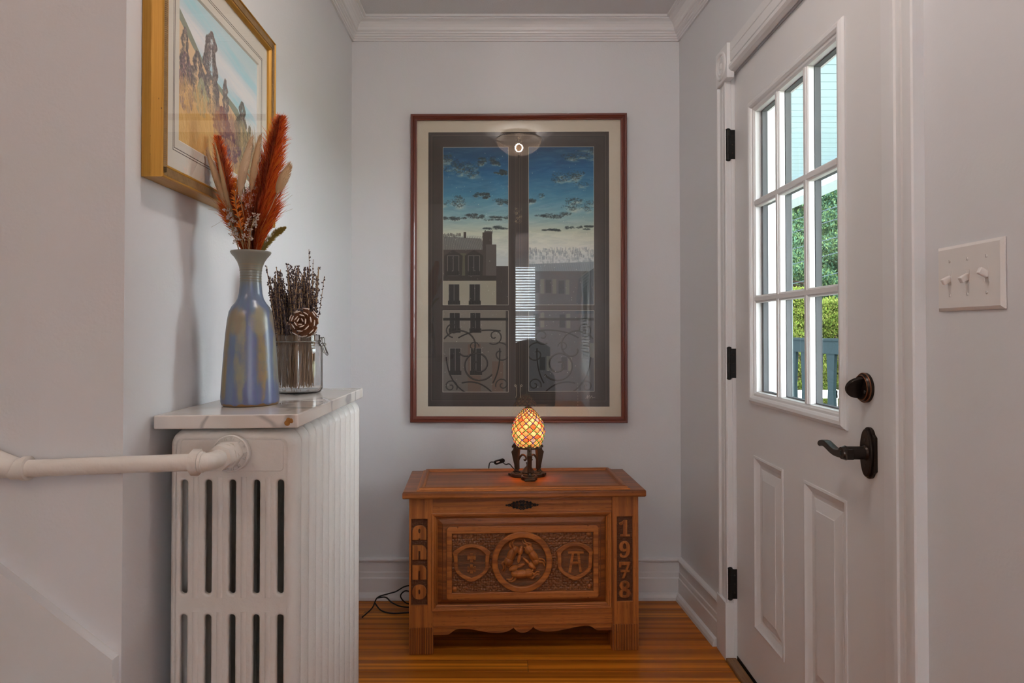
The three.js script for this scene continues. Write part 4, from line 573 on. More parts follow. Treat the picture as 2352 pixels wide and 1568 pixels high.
// ------------------------------------------------------------------ cast iron radiator, its pipe and marble top
{
  const X0 = -0.6245, X1 = -0.3845, Z0 = -1.268, DEP = 0.0525, TOP = 0.958, W = X1 - X0, rad = thing('radiator', 'white cast iron column radiator with rows of slots, below the marble slab', 'radiator', [(X0 + X1) / 2, 0, Z0]);
  const xs = [-2, -1, 0, 1, 2].map((k) => k * 0.0448), rowsY = [[0.652, 0.864], [0.40, 0.614], [0.148, 0.362]];
  const H0 = TOP - 0.085, HC = (TOP + 0.085) / 2;
  const plate = (front) => { // flat web with rounded slots
    const s = rrect(W - 0.034, H0 - 0.034, 0.012, 0, HC);
    for (const x of xs) for (const [a, b] of rowsY) s.holes.push(rrect(0.0225, b - a + 0.010, 0.0112, x, (a + b) / 2, THREE.Path));
    return new THREE.ExtrudeGeometry(s, { depth: front ? 0.003 : 0.028, bevelEnabled: true, bevelSize: 0.005, bevelThickness: 0.0045, bevelSegments: 4, curveSegments: 8 }).translate(0, 0, front ? -0.009 : -DEP / 2 - 0.014);
  };
  const rim = () => { // rounded column fronts on both long sides, rounded over the top: half an ellipse swept round the section
    const w = W / 2 - 0.016 - 0.014, h = H0 / 2 - 0.016 - 0.014, loop = [], pos = [], n = 14;
    for (const [cx, cy, a0] of [[w, h, 0], [-w, h, QT], [-w, -h, Math.PI], [w, -h, Math.PI + QT]]) for (let i = 0; i <= 8; i++) { const a = a0 + QT * i / 8; loop.push([cx, cy, Math.cos(a), Math.sin(a)]); }
    const at = ([x, y, u, v], k) => { const b = -QT + Math.PI * k / n, o = 0.014 + 0.016 * Math.cos(b); return [x + u * o, y + v * o + HC, 0.02625 * Math.sin(b)]; };
    const grid = [], idx = []; for (const q of loop) for (let k = 0; k <= n; k++) grid.push(...at(q, k));
    for (let i = 0; i < loop.length; i++) for (let k = 0; k < n; k++) { const p = i * (n + 1) + k, q = ((i + 1) % loop.length) * (n + 1) + k; idx.push(p, q, p + 1, q, q + 1, p + 1); }
    const g = new THREE.BufferGeometry(); g.setAttribute('position', new THREE.Float32BufferAttribute(grid, 3)); g.setIndex(idx); g.computeVertexNormals(); g.setAttribute('uv', new THREE.Float32BufferAttribute(new Float32Array(grid.length / 3 * 2), 2));
    return g.translate(0, 0, -DEP / 2);
  };
  for (let k = 0; k < 11; k++) {
    const sec = mk('radiator_section', k === 10 ? [rim(), BB(-0.1, 0.1, 0.1, TOP - 0.02, -DEP + 0.012, -DEP + 0.02)] : k ? [rim()] : [rim(), plate(true)], M.castIron, rad, { grain: 'y', pos: [0, 0, -k * DEP] });
    if (!k || k === 10) for (const x of [-0.085, 0.085]) mk('radiator_foot', [cyl(0.012, 0.017, 0.1, x, 0.05, -DEP / 2, 16)], M.castIron, sec);
  }
  // raised face of the end section: flat field at the top, ribs between the slots, letters round the boss
  const face = [];
  for (const x of [-1.5, -0.5, 0.5, 1.5]) for (const [a, b] of rowsY) face.push(tf(new THREE.CylinderGeometry(0.011, 0.011, b - a + 0.012, 20), { p: [x * 0.0448, (a + b) / 2, -0.0025], s: [0.5, 1, 0.3] }));
  face.push(ext(rrect(W - 0.052, 0.056, 0.006, 0, 0.910), 0.0006, 0.0018).translate(0, 0, -0.0022));
  mk('end_casting', face, M.castIron, rad, { grain: 'y' });
  const bx = 0.0015, by = 0.9155, boss = mk('boss', [cyl(0.0335, 0.0345, 0.010, bx, by, 0.006, 48, [QT, 0, 0]), tor(0.0325, 0.002, bx, by, 0.0105, [0, 0, 0], 6.2832, 48)], M.castIron, rad);
  const marks = []; for (let i = 0; i < 26; i++) { if (i % 7 === 3) continue; const a = i / 26 * 6.2832; marks.push(B(0.0014, 0.0062, 0.004, 0, 0.0278, 0.0115).applyMatrix4(new THREE.Matrix4().makeRotationZ(a + (i % 2 ? 0.06 : -0.04))).translate(bx, by, 0)); if (i % 3 === 0) marks.push(B(0.0036, 0.0013, 0.004, 0, 0.0285, 0.0115).applyMatrix4(new THREE.Matrix4().makeRotationZ(a + 0.08)).translate(bx, by, 0)); }
  mk('raised_lettering', marks, M.castIron, boss);
  const pipe = thing('heating_pipe', 'white painted iron pipe with elbow and hexagonal fittings, running to the radiator', 'pipe');
  const E = [(X0 + X1) / 2 + bx, by, Z0 + 0.013], hex = (r, h, p, rot) => tf(new THREE.CylinderGeometry(r, r, h, 6), { p, r: rot });
  mk('bushing', [hex(0.0255, 0.02, [E[0], E[1], E[2] + 0.008], [QT, 0.5, 0]), cyl(0.0225, 0.0225, 0.012, E[0], E[1], E[2] + 0.02, 28, [QT, 0, 0]), hex(0.0235, 0.026, [E[0], E[1] + 0.001, E[2] + 0.036], [QT, 0.2, 0])], M.pipe, pipe);
  const py = E[1] + 0.003, pz = E[2] + 0.097;
  mk('elbow', [taper([[E[0], E[1] + 0.001, E[2] + 0.03], [E[0], E[1] + 0.001, E[2] + 0.065], [E[0], E[1] + 0.002, E[2] + 0.083], [E[0] - 0.002, E[1] + 0.003, E[2] + 0.092], [E[0] - 0.007, py, pz], [E[0] - 0.014, py, pz]], [0.0152, 0.0152, 0.0154, 0.0156, 0.0152, 0.0152], 30, 20), tf(new THREE.CylinderGeometry(0.0178, 0.0178, 0.005, 24), { p: [E[0] - 0.0085, py, pz], r: [0, 0, QT] })], M.pipe, pipe);
  mk('union_nut', [tf(new THREE.CylinderGeometry(0.0225, 0.0225, 0.014, 6), { p: [E[0] - 0.0185, py, pz], r: [0.3, 0, QT] }), tf(new THREE.CylinderGeometry(0.0165, 0.0165, 0.008, 24), { p: [E[0] - 0.012, py, pz], r: [0, 0, QT] })], M.pipe, pipe);
  mk('straight_pipe', tube([[E[0] - 0.02, py, pz], [E[0] - 0.2, py - 0.0065, pz], [E[0] - 0.36, py - 0.013, pz]], 0.0145, 20, 24), M.pipe, pipe);
  mk('coupling', [tube([[E[0] - 0.306, py - 0.0105, pz], [E[0] - 0.33, py - 0.0115, pz]], 0.0178, 4, 24), tf(new THREE.CylinderGeometry(0.0205, 0.0205, 0.009, 28), { p: [E[0] - 0.307, py - 0.0105, pz], r: [0, 0, QT + 0.04] }), taper([[E[0] - 0.325, py - 0.0105, pz], [E[0] - 0.35, py - 0.002, pz + 0.003], [E[0] - 0.38, py + 0.01, pz + 0.01], [E[0] - 0.42, py + 0.012, pz + 0.05]], [0.0178, 0.021, 0.019, 0.0185], 14, 20)], M.pipe, pipe);
  const slab = thing('marble_slab', 'pale veined marble slab lying on the radiator as a shelf', 'slab', [-0.5145, 0.9605, -1.556], [0, 0, 0.0105]);
  const g = ext(rrect(0.264, 0.584, 0.003), 0.0205, 0.0025).rotateX(-QT).translate(0, 0.0025, 0);
  mk('slab_body', g, M.marble, slab, { off: [0.1, 0.35] });
  mk('rust_stain', [0, 1, 2, 3, 4, 5].map((k) => sph(0.0035 + 0.0008 * (k % 3), 0.1185 + 0.0042 * Math.cos(k * 1.9), 0.0125 + 0.0035 * Math.sin(k * 2.3), 0.2946, [1, 1, 0.05])), M.marbleStain, slab);
}

// ------------------------------------------------------------------ vase with dried grasses
const VX = -0.535, VZ = -1.44, VY = 0.985;
{
  const glaze = canvasTex(1024, 1024, (x, W, h) => {
    // v runs from the foot up to the lip
    const g = x.createLinearGradient(0, h, 0, 0); [[0, [92, 102, 138]], [0.12, [94, 104, 138]], [0.55, [98, 106, 138]], [0.74, [96, 110, 130]], [0.82, [112, 116, 112]], [0.92, [128, 126, 114]], [1, [134, 132, 124]]].forEach(([k, c]) => g.addColorStop(k, rgb(...c))); x.fillStyle = g; x.fillRect(0, 0, W, h);
    const drip = (X, w, y0, y1, c, n = 90) => { for (let i = 0; i < n; i++) { const t = R(), e = Math.sin(Math.PI * clamp(t * 0.94 + 0.03)); x.fillStyle = rgb(...c.map((k) => k + rr(-8, 8)), 0.14); const X2 = X + rr(-0.5, 0.5) * w * (0.3 + 0.7 * e), yy = h - (y0 + (y1 - y0) * t) * h; for (const s of [-W, 0, W]) { x.beginPath(); x.ellipse(X2 + s, yy, w * rr(0.12, 0.26), h * 0.04 * rr(0.5, 1.4), 0, 0, 7); x.fill(); } } };
    const ochre = [146, 124, 82], olive = [142, 138, 116], blue = [93, 101, 138], slate = [98, 114, 140], rust = [138, 122, 98];
    for (let k = 0; k < 8; k++) { const X = (k + 0.5) / 8 * W; drip(X, 80, 0.06, rr(0.4, 0.62), k % 2 ? olive : ochre, 200); drip(X + 62, 70, 0.02, rr(0.55, 0.68), k % 3 ? blue : slate, 200); }
    for (let k = 0; k < 6; k++) drip((k + 0.3) / 6 * W, 130, 0.48, 0.62, k % 2 ? rust : olive, 90);
    for (let k = 0; k < 12; k++) drip(rr(0, W), 60, 0.62, 0.76, slate, 60);
    for (let k = 0; k < 30; k++) drip(rr(0, W), 40, 0.02, 0.14, blue, 40);
    for (let i = 0; i < 24; i++) { x.fillStyle = rgb(150 + rr(-20, 20), 128, 96, 0.28); x.fillRect(0, h * rr(0.08, 0.2), W, rr(1.5, 4)); }
    x.fillStyle = rgb(132, 96, 52); x.beginPath(); x.moveTo(0, h); for (let i = 0; i <= 60; i++) x.lineTo(i / 60 * W, h * (0.982 + 0.008 * Math.sin(i * 1.3) * Math.sin(i * 0.37))); x.lineTo(W, h); x.fill();
  });
  const vase = thing('ceramic_vase', 'tall blue and ochre glazed stoneware vase with a flared neck, on the marble slab', 'vase', [VX, VY, VZ], [0, 0.4, 0]);
  const pr = [[0, 0.001], [0.053, 0.001], [0.0565, 0.003], [0.0585, 0.009], [0.0588, 0.02], [0.0566, 0.06], [0.0535, 0.105], [0.0500, 0.15], [0.0465, 0.180], [0.0435, 0.197], [0.0385, 0.2075], [0.0315, 0.216], [0.0265, 0.225], [0.0238, 0.236], [0.0222, 0.252], [0.0213, 0.268], [0.0218, 0.282], [0.0235, 0.292], [0.0275, 0.303], [0.033, 0.312], [0.0395, 0.3195], [0.0415, 0.3235], [0.0405, 0.3255], [0.037, 0.3235], [0.028, 0.312], [0.021, 0.296], [0.0175, 0.275], [0.017, 0.24], [0.0, 0.235]];
  const lg = lathe(pr, 72), P = lg.attributes.position, U = lg.attributes.uv; for (let i = 0; i < P.count; i++) U.setY(i, clamp(P.getY(i) / 0.326)); 
  mk('vase_body', lg, new THREE.MeshPhysicalMaterial({ map: glaze, roughness: 0.3, clearcoat: 0.25, clearcoatRoughness: 0.25 }), vase, { uv: false });
  const rings = []; for (const y of [0.262, 0.2675, 0.273, 0.279, 0.285]) rings.push(tor(0.0215 + (y > 0.28 ? 0.001 : 0), 0.0006, 0, y, 0, [QT, 0, 0], 6.2832, 48));
  mk('throwing_ridges', rings, new THREE.MeshStandardMaterial({ color: new THREE.Color().setRGB(0.17, 0.145, 0.11), roughness: 0.5 }), vase);
}
const plantM = (r, g, b, k = 0.15) => new THREE.MeshPhysicalMaterial({ color: new THREE.Color().setRGB(r, g, b), roughness: 0.9, transmission: k, thickness: 0 });
const PM = { red: plantM(0.36, 0.032, 0.008, 0.05), orange: plantM(0.72, 0.12, 0.010), flame: plantM(0.78, 0.22, 0.02), tan: plantM(0.55, 0.36, 0.20), cream: plantM(0.62, 0.45, 0.30), straw: plantM(0.46, 0.30, 0.15), olive: plantM(0.33, 0.24, 0.05), brown: plantM(0.20, 0.11, 0.06), white: plantM(0.66, 0.56, 0.50), stem: plantM(0.34, 0.22, 0.10) };
const MOUTH = V(VX, VY + 0.318, VZ);
// a thin bent blade: four triangles
function blade(p, d, len, w, bend) {
  const q = d.clone().normalize(), side = V(q.z + 0.3, 0.2, -q.x).cross(q).normalize().multiplyScalar(w / 2), a = p, b = p.clone().addScaledVector(q, len * 0.55).add(bend.clone().multiplyScalar(0.3)), c = p.clone().addScaledVector(q, len).add(bend);
  const t = (u, v, x) => [u.x, u.y, u.z, v.x, v.y, v.z, x.x, x.y, x.z], a1 = a.clone().add(side), a2 = a.clone().sub(side), b1 = b.clone().addScaledVector(side, 0.8), b2 = b.clone().addScaledVector(side, -0.8);
  return [...t(a1, a2, b1), ...t(a2, b2, b1), ...t(b1, b2, c)];
}
const soup = (pos) => { const g = new THREE.BufferGeometry(); g.setAttribute('position', new THREE.Float32BufferAttribute(pos, 3)); g.computeVertexNormals(); g.setAttribute('uv', new THREE.Float32BufferAttribute(new Float32Array(pos.length / 3 * 2), 2)); return g; };
function stemOf(name, label, cat, pts, mat, r = 0.0012, group) {
  const o = thing(name, label, cat, [0, 0, 0], [0, 0, 0], group), c = new THREE.CatmullRomCurve3(pts);
  mk('stem', new THREE.TubeGeometry(c, 24, r, 6, false), mat, o, { grain: 'y' }); o.userData.curve = undefined; delete o.userData.curve; return [o, c];
}
function plume(label, tip, ctrl, from, width, n, len) {
  const [o, c] = stemOf('pampas_plume', label, 'dried plume', [MOUTH.clone().add(V(0, -0.05, 0)), MOUTH.clone().lerp(ctrl, 0.5), ctrl, tip], PM.stem, 0.0014);
  const core = [], edge = [], hi = [];
  for (let i = 0; i < n; i++) {
    const t = from + (1 - from) * R(), k = (t - from) / (1 - from), p = c.getPoint(t), tg = c.getTangent(t), env = Math.pow(Math.sin(Math.PI * clamp(0.10 + 0.86 * k)), 0.6);
    const a = rr(0, 6.2832), u = V(Math.cos(a), 0, Math.sin(a)), out = u.addScaledVector(tg, -u.dot(tg)).normalize(), d = tg.clone().multiplyScalar(rr(0.9, 1.5)).addScaledVector(out, rr(0.35, 0.95)), q = R();
    (q < 0.5 ? core : q < 0.86 ? edge : hi).push(...blade(p.clone().addScaledVector(out, width * env * (q < 0.42 ? 0.12 : 0.42) * R()), d, len * env * rr(0.45, q < 0.42 ? 0.75 : 1.1), 0.0014, V(rr(-1, 1), rr(-0.4, 0.6), rr(-1, 1)).multiplyScalar(len * 0.12)));
  }
  mk('plume_heart', soup(core), PM.red, o, { uv: false }); mk('plume_hairs', soup(edge), PM.orange, o, { uv: false }); mk('plume_tips', soup(hi), PM.flame, o, { uv: false });
}
plume('large red and orange pampas plume leaning right in the vase', V(-0.470, 1.592, -1.43), V(-0.512, 1.40, -1.432), 0.16, 0.060, 12000, 0.048);
plume('narrow red and orange pampas plume at the left of the vase', V(-0.611, 1.556, -1.45), V(-0.577, 1.40, -1.445), 0.18, 0.036, 8000, 0.036);
function tail(label, tip, ctrl, from, w, mat, fluffy = 0.6) {
  const [o, c] = stemOf('bunny_tail_grass', label, 'dried grass', [MOUTH.clone().add(V(rr(-0.01, 0.01), -0.04, rr(-0.01, 0.01))), MOUTH.clone().lerp(ctrl, 0.4), ctrl, tip], PM.straw, 0.0009, undefined);
  const pos = [], pts = []; for (let i = 0; i <= 8; i++) pts.push(c.getPoint(from + (1 - from) * i / 8).toArray());
  mk('seed_head', taper(pts, [w * 0.12, w * 0.34, w * 0.42, w * 0.42, w * 0.36, w * 0.24, w * 0.06], 22, 10), mat, o);
  for (let i = 0; i < 420; i++) { const k = R(), t = from + (1 - from) * k, p = c.getPoint(t), tg = c.getTangent(t), a = rr(0, 6.28), u = V(Math.cos(a), 0, Math.sin(a)), out = u.addScaledVector(tg, -u.dot(tg)).normalize(), e = Math.sin(Math.PI * clamp(0.1 + 0.85 * k)); pos.push(...blade(p.addScaledVector(out, w * 0.38 * e), tg.multiplyScalar(1.2).addScaledVector(out, fluffy), 0.008, 0.0007, V(0, 0, 0))); }
  mk('awns', soup(pos), mat, o, { uv: false });
}
tail('long tan grass head at the far left of the vase, left of the narrow plume', V(-0.626, 1.524, -1.43), V(-0.583, 1.41, -1.43), 0.55, 0.019, PM.tan, 0.3);
tail('straw grass head lying along the narrow red plume', V(-0.606, 1.535, -1.425), V(-0.574, 1.40, -1.425), 0.40, 0.011, PM.straw, 0.2);
tail('pale bunny tail grass head upright in the middle of the bouquet', V(-0.519, 1.543, -1.398), V(-0.543, 1.43, -1.402), 0.64, 0.021, PM.cream, 0.5);
tail('taller tan bunny tail head just left of the large red plume', V(-0.506, 1.550, -1.41), V(-0.522, 1.43, -1.405), 0.68, 0.017, PM.tan, 0.5);
tail('tan bunny tail head sticking out right of the large plume', V(-0.444, 1.490, -1.41), V(-0.478, 1.405, -1.405), 0.76, 0.023, PM.tan, 0.5);
{
  const [o, c] = stemOf('foxtail_grass', 'short olive green foxtail spike leaning out right over the vase lip', 'dried grass', [MOUTH.clone().add(V(0.016, -0.02, 0.01)), V(-0.504, 1.312, -1.425), V(-0.480, 1.345, -1.425), V(-0.456, 1.360, -1.425)], PM.olive, 0.0012);
  const pos = []; for (let i = 0; i < 1100; i++) { const k = R(), t = 0.28 + 0.72 * k, p = c.getPoint(t), tg = c.getTangent(t), a = rr(0, 6.28), u = V(Math.cos(a), Math.sin(a), Math.sin(a + 1)), out = u.addScaledVector(tg, -u.dot(tg)).normalize(), e = Math.sin(Math.PI * clamp(0.14 + 0.8 * k)); pos.push(...blade(p.addScaledVector(out, 0.006 * e * R()), tg.multiplyScalar(1).addScaledVector(out, 0.8), 0.008 * e, 0.0013, V(0, 0, 0))); }
  mk('seed_head', soup(pos), PM.olive, o, { uv: false });
}
{
  const [o, c] = stemOf('dyed_grass', 'bright orange dyed grass sprig with drooping flat seeds in the vase middle', 'dried grass', [MOUTH.clone().add(V(-0.006, -0.04, 0.012)), V(-0.545, 1.36, -1.41), V(-0.556, 1.41, -1.41), V(-0.553, 1.456, -1.41)], PM.stem, 0.001);
  const pos = []; for (let i = 0; i < 70; i++) { const t = rr(0.3, 1), p = c.getPoint(t), s = i % 2 ? 1 : -1; for (const w of [0.004, 0.003]) pos.push(...blade(p, V(s * rr(0.3, 0.8), rr(0.2, 1), rr(-0.4, 0.5)), rr(0.009, 0.016), w * 0.8, V(0, -0.003, 0.001))); }
  mk('seed_leaves', soup(pos), PM.flame, o, { uv: false });
}
function statice(label, pts, n, spread, from) {
  const [o, c] = stemOf('statice_sprig', label, 'dried flower', pts, PM.straw, 0.0012);
  const fl = [], tw = []; for (let i = 0; i < n; i++) { const t = from + (1 - from) * R(), p = c.getPoint(t), d = V(rr(-1, 1), rr(0.1, 1.1), rr(-0.7, 1)).normalize(), L2 = spread * rr(0.4, 1), e = p.clone().addScaledVector(d, L2); tw.push(...blade(p, d, L2, 0.0009, V(0, 0, 0))); for (let k = 0; k < 9; k++) fl.push(sph(rr(0.0007, 0.0016), e.x + rr(-0.003, 0.003), e.y + rr(-0.004, 0.003), e.z + rr(-0.003, 0.003), [1, 1.3, 1], [rr(0, 3), 0, rr(0, 3)], 6)); }
  mk('twigs', soup(tw), PM.straw, o, { uv: false }); mk('florets', fl, PM.white, o, { uv: false });
}
statice('whitish statice sprig low in front of the large plume', [MOUTH.clone().add(V(0.004, -0.03, 0.02)), V(-0.526, 1.34, -1.41), V(-0.516, 1.375, -1.405)], 26, 0.017, 0.35);
statice('whitish statice sprig beside the pale bunny tail head', [MOUTH.clone().add(V(0.0, -0.03, 0.01)), V(-0.533, 1.37, -1.42), V(-0.526, 1.45, -1.42)], 30, 0.016, 0.6);
statice('whitish statice sprig along the left edge of the bouquet', [MOUTH.clone().add(V(-0.012, -0.03, 0.012)), V(-0.562, 1.345, -1.42), V(-0.580, 1.395, -1.42)], 26, 0.014, 0.35);
{
  const [o] = stemOf('dry_stalks', 'bare straw stalks with tiny brown buds among the plumes', 'dried grass', [MOUTH.clone().add(V(0, -0.04, 0)), V(-0.538, 1.36, -1.43), V(-0.538, 1.44, -1.43)], PM.straw, 0.0013);
  const g = [], buds = []; for (const [x, y] of [[-0.556, 1.45], [-0.545, 1.48], [-0.565, 1.42], [-0.522, 1.46], [-0.532, 1.40], [-0.520, 1.38], [-0.572, 1.37]]) { g.push(tube([[VX + rr(-0.008, 0.008), 1.28, VZ + 0.008], [(VX + x) / 2, (1.31 + y) / 2, VZ + 0.016], [x, y, VZ + 0.02]], 0.0011, 14, 5)); for (let i = 0; i < 9; i++) { const k = rr(0.5, 1.02); buds.push(sph(rr(0.0014, 0.0024), VX + (x - VX) * k + rr(-0.006, 0.006), 1.31 + (y - 1.31) * k, VZ + 0.016 + rr(-0.006, 0.008), [1, 1.5, 1], [0, 0, rr(-1, 1)], 6)); } }
  mk('stem', g, PM.straw, o); mk('buds', buds, PM.brown, o, { uv: false });
  const w = []; for (let i = 0; i < 12; i++) { const s = i < 7 ? 1 : -1; w.push(tube([[VX + s * 0.01, 1.31, VZ], [VX + s * rr(0.03, 0.05), 1.38, VZ + rr(-0.01, 0.02)], s > 0 ? [-0.44 + rr(-0.03, 0.012), rr(1.40, 1.475), VZ + rr(-0.01, 0.02)] : [-0.62 + rr(-0.03, 0.04), rr(1.36, 1.47), VZ + rr(-0.01, 0.02)]], 0.00025, 10, 3)); }
  mk('hair_stalks', w, PM.straw, o);
}

// ------------------------------------------------------------------ clip top jar with lavender and a fir cone
const JX = -0.516, JZ = -1.715, JR = 0.059;
{
  const jar = thing('glass_jar', 'open clear glass clip jar holding dried lavender, behind the vase', 'jar', [JX, VY, JZ]);
  const glassM = new THREE.MeshPhysicalMaterial({ color: 0xffffff, transmission: 1, thickness: 0.004, roughness: 0.0, ior: 1.46, attenuationColor: new THREE.Color(0xdfeee8), attenuationDistance: 0.25 });
  mk('jar_body', lathe([[0, 0.0015], [0.05, 0.0015], [0.056, 0.004], [0.0595, 0.012], [0.06, 0.02], [0.06, 0.106], [0.0585, 0.116], [0.0545, 0.122], [0.053, 0.126], [0.055, 0.129], [0.055, 0.132], [0.0535, 0.134], [0.0535, 0.146], [0.052, 0.148], [0.0505, 0.146], [0.0505, 0.124], [0.055, 0.114], [0.0567, 0.104], [0.0567, 0.02], [0.054, 0.010], [0.048, 0.0065], [0, 0.0065]], 64), glassM, jar, { uv: false });
  const wire = new THREE.MeshStandardMaterial({ color: 0x8a8884, roughness: 0.25, metalness: 0.9 }), wl = (p) => tube(p, 0.0012, 40, 6);
  mk('wire_clip', [tor(0.0555, 0.0013, 0, 0.1305, 0, [QT, 0, 0], 6.2832, 64), wl([[0.054, 0.131, 0.012], [0.058, 0.139, 0.012], [0.063, 0.141, 0.012], [0.064, 0.134, 0.012], [0.066, 0.116, 0.013], [0.072, 0.1, 0.013], [0.074, 0.097, 0.01], [0.073, 0.099, -0.006], [0.066, 0.117, -0.008], [0.064, 0.134, -0.008], [0.062, 0.141, -0.008], [0.057, 0.139, -0.008], [0.054, 0.131, -0.008]]), wl([[0.056, 0.128, 0.016], [0.062, 0.12, 0.016], [0.068, 0.104, 0.016], [0.071, 0.102, 0.01], [0.071, 0.102, -0.008], [0.068, 0.104, -0.012], [0.062, 0.12, -0.012], [0.056, 0.128, -0.012]]), tor(0.0035, 0.0011, 0.0635, 0.123, 0.013), tor(0.0035, 0.0011, 0.0635, 0.123, -0.009)], wire, jar);
  // a bundle of lavender that nobody could count
  const stems = [], buds = [], sprig = (x0, z0, x1, y1, z1, nb, top) => { const mid = [(x0 * 0.55 + x1 * 0.45) + rr(-0.004, 0.004), VY + 0.14, (z0 * 0.55 + z1 * 0.45)]; stems.push(tube([[x0, VY + 0.012 + rr(0, 0.02), z0], mid, [x1, y1, z1]], rr(0.0006, 0.0011), 8, 4)); const c = new THREE.CatmullRomCurve3([V(x0, VY + 0.012, z0), V(...mid), V(x1, y1, z1)]); for (let i = 0; i < nb; i++) { const t = 1 - top * Math.pow(R(), 1.2), p = c.getPoint(t); buds.push(tf(new THREE.OctahedronGeometry(rr(0.0014, 0.0028)), { p: [p.x + rr(-0.0035, 0.0035), p.y, p.z + rr(-0.0035, 0.0035)], s: [1, 1.5, 1], r: [rr(0, 3), rr(0, 3), 0] })); } };
  for (let i = 0; i < 260; i++) { const a = rr(0, 6.28), q = Math.sqrt(R()) * 0.046, b = a + rr(-0.8, 0.8), f = rr(0.8, 1.7), ly = rr(0.17, 0.325); sprig(JX - 0.008 + Math.cos(a) * q, JZ + Math.sin(a) * q, JX - 0.016 + Math.cos(b) * Math.min(q * f + 0.006, 0.066), VY + ly, JZ + Math.sin(b) * Math.min(q * f, 0.055), 30, 0.42); }
  const lav = thing('dried_lavender', 'thick bundle of dried lavender with dark buds standing in the glass jar', 'lavender'); lav.userData.kind = 'stuff';
  mk('stalks', stems, PM.brown2 || (PM.brown2 = plantM(0.36, 0.22, 0.12, 0.05)), lav, { uv: false }); mk('buds', buds, plantM(0.085, 0.055, 0.058, 0.05), lav, { uv: false });
  const lone = [['tallest thin lavender sprig rising above the bundle', -0.486, 0.362, -1.70], ['thin lavender sprig just right of the tallest one', -0.478, 0.338, -1.71], ['lavender sprig leaning right above the fir cone', -0.462, 0.318, -1.70], ['lavender sprig leaning furthest right, above the wire clip', -0.447, 0.295, -1.70], ['short lavender sprig close above the fir cone', -0.470, 0.27, -1.71]];
  for (const [label, x, y, z] of lone) { const c = new THREE.CatmullRomCurve3([V(JX + 0.02, VY + 0.1, JZ), V((JX + 0.02 + x) / 2 + 0.004, VY + y * 0.6, JZ + 0.005), V(x, VY + y, z)]), o = thing('lavender_sprig', label, 'lavender', [0, 0, 0]); mk('stem', new THREE.TubeGeometry(c, 20, 0.0007, 5, false), PM.brown2, o, { uv: false }); const bd = []; for (let k = 0; k < 26; k++) { const p = c.getPoint(1 - 0.55 * R()); bd.push(tf(new THREE.OctahedronGeometry(rr(0.0013, 0.0026)), { p: [p.x + rr(-0.003, 0.003), p.y, p.z + rr(-0.003, 0.003)], s: [1, 1.5, 1], r: [rr(0, 3), rr(0, 3), 0] })); } mk('buds', bd, M.lavBud || (M.lavBud = plantM(0.085, 0.055, 0.058, 0.05)), o, { uv: false }); }
  // fir cone lying in the mouth of the jar, its base to the hall
  const cone = thing('fir_cone', 'brown fir cone with whitened scale tips resting on the jar rim', 'fir cone', [-0.4935, 1.163, -1.675], [QT - 0.12, -0.18, 0]);
  const cb = new THREE.MeshStandardMaterial({ color: new THREE.Color().setRGB(0.17, 0.06, 0.022), roughness: 0.6 }), cw = new THREE.MeshStandardMaterial({ color: new THREE.Color().setRGB(0.72, 0.60, 0.52), roughness: 0.8 });
  mk('cone_core', lathe([[0, -0.026], [0.012, -0.02], [0.012, 0.0], [0.005, 0.012], [0, 0.014]], 16), cb, cone);
  const tips = [];
  for (const [n, len, el, y, r0, turn] of [[10, 0.034, 0.10, -0.010, 0.004, 0], [9, 0.031, 0.34, -0.004, 0.004, 0.33], [7, 0.026, 0.66, 0.003, 0.003, 0.1], [5, 0.020, 0.98, 0.009, 0.002, 0.5], [3, 0.012, 1.25, 0.012, 0.002, 0.2]]) for (let i = 0; i < n; i++) {
    const q = len * rr(0.94, 1.06), w = 0.0104 * Math.sqrt(len / 0.033), s = new THREE.Shape(); s.moveTo(-0.002, 0); s.bezierCurveTo(-w * 0.7, 0.35 * q, -w, 0.75 * q, -w * 0.75, 0.9 * q); s.quadraticCurveTo(0, q * 1.1, w * 0.75, 0.9 * q); s.bezierCurveTo(w, 0.75 * q, w * 0.7, 0.35 * q, 0.002, 0);
    const m = new THREE.Matrix4().makeRotationY(turn + i / n * 6.2832 + rr(-0.06, 0.06)).multiply(new THREE.Matrix4().makeTranslation(0, y, r0)).multiply(new THREE.Matrix4().makeRotationX(QT - el - rr(-0.14, 0.14)));
    mk('cone_scale', ext(s, 0.0016, 0.0006, { curveSegments: 5 }).applyMatrix4(m), cb, cone); tips.push(tf(new THREE.SphereGeometry(0.0048, 8, 6), { p: [0, q * 0.975, 0.0008], s: [w / 0.0058, 0.36, 0.36] }).applyMatrix4(m)); }
  mk('whitened_tips', tips, cw, cone);
}

// ------------------------------------------------------------------ switch plate
{
  const s = thing('light_switch', 'white three gang switch plate on the wall right of the door', 'switch', [RIGHT - 0.0005, 1.2345, -1.159], [0, RZ, 0]);
  mk('cover_plate', frameGeo(0.164, 0.115, [[0, 0], [0, 0.0025], [0.0055, 0.006]], true), M.plate, s);
  [-0.046, 0, 0.046].forEach((x, i) => {
    mk('toggle_slot', frameGeo(0.011, 0.025, [[0, 0.006], [0, 0.0064], [0.0012, 0.0064], [0.0012, 0.0061]], true).translate(x, 0, 0), M.plate, s);
    const lev = mk('toggle', [tf(B(0.0078, 0.0115, 0.017, 0, 0, 0, 0.002), { p: [0, i < 2 ? -0.003 : 0.003, 0.0115], r: [i < 2 ? 0.5 : -0.5, 0, 0] })], M.plate, s); lev.position.x = x;
    for (const y of [-0.030, 0.030]) { mk('screw', [sph(0.0028, x, y, 0.006, [1, 1, 0.4])], M.plate, s); mk('screw_slot', [B(0.0006, 0.0046, 0.0006, x, y, 0.0068)], M.spacer, s); }
  });
}

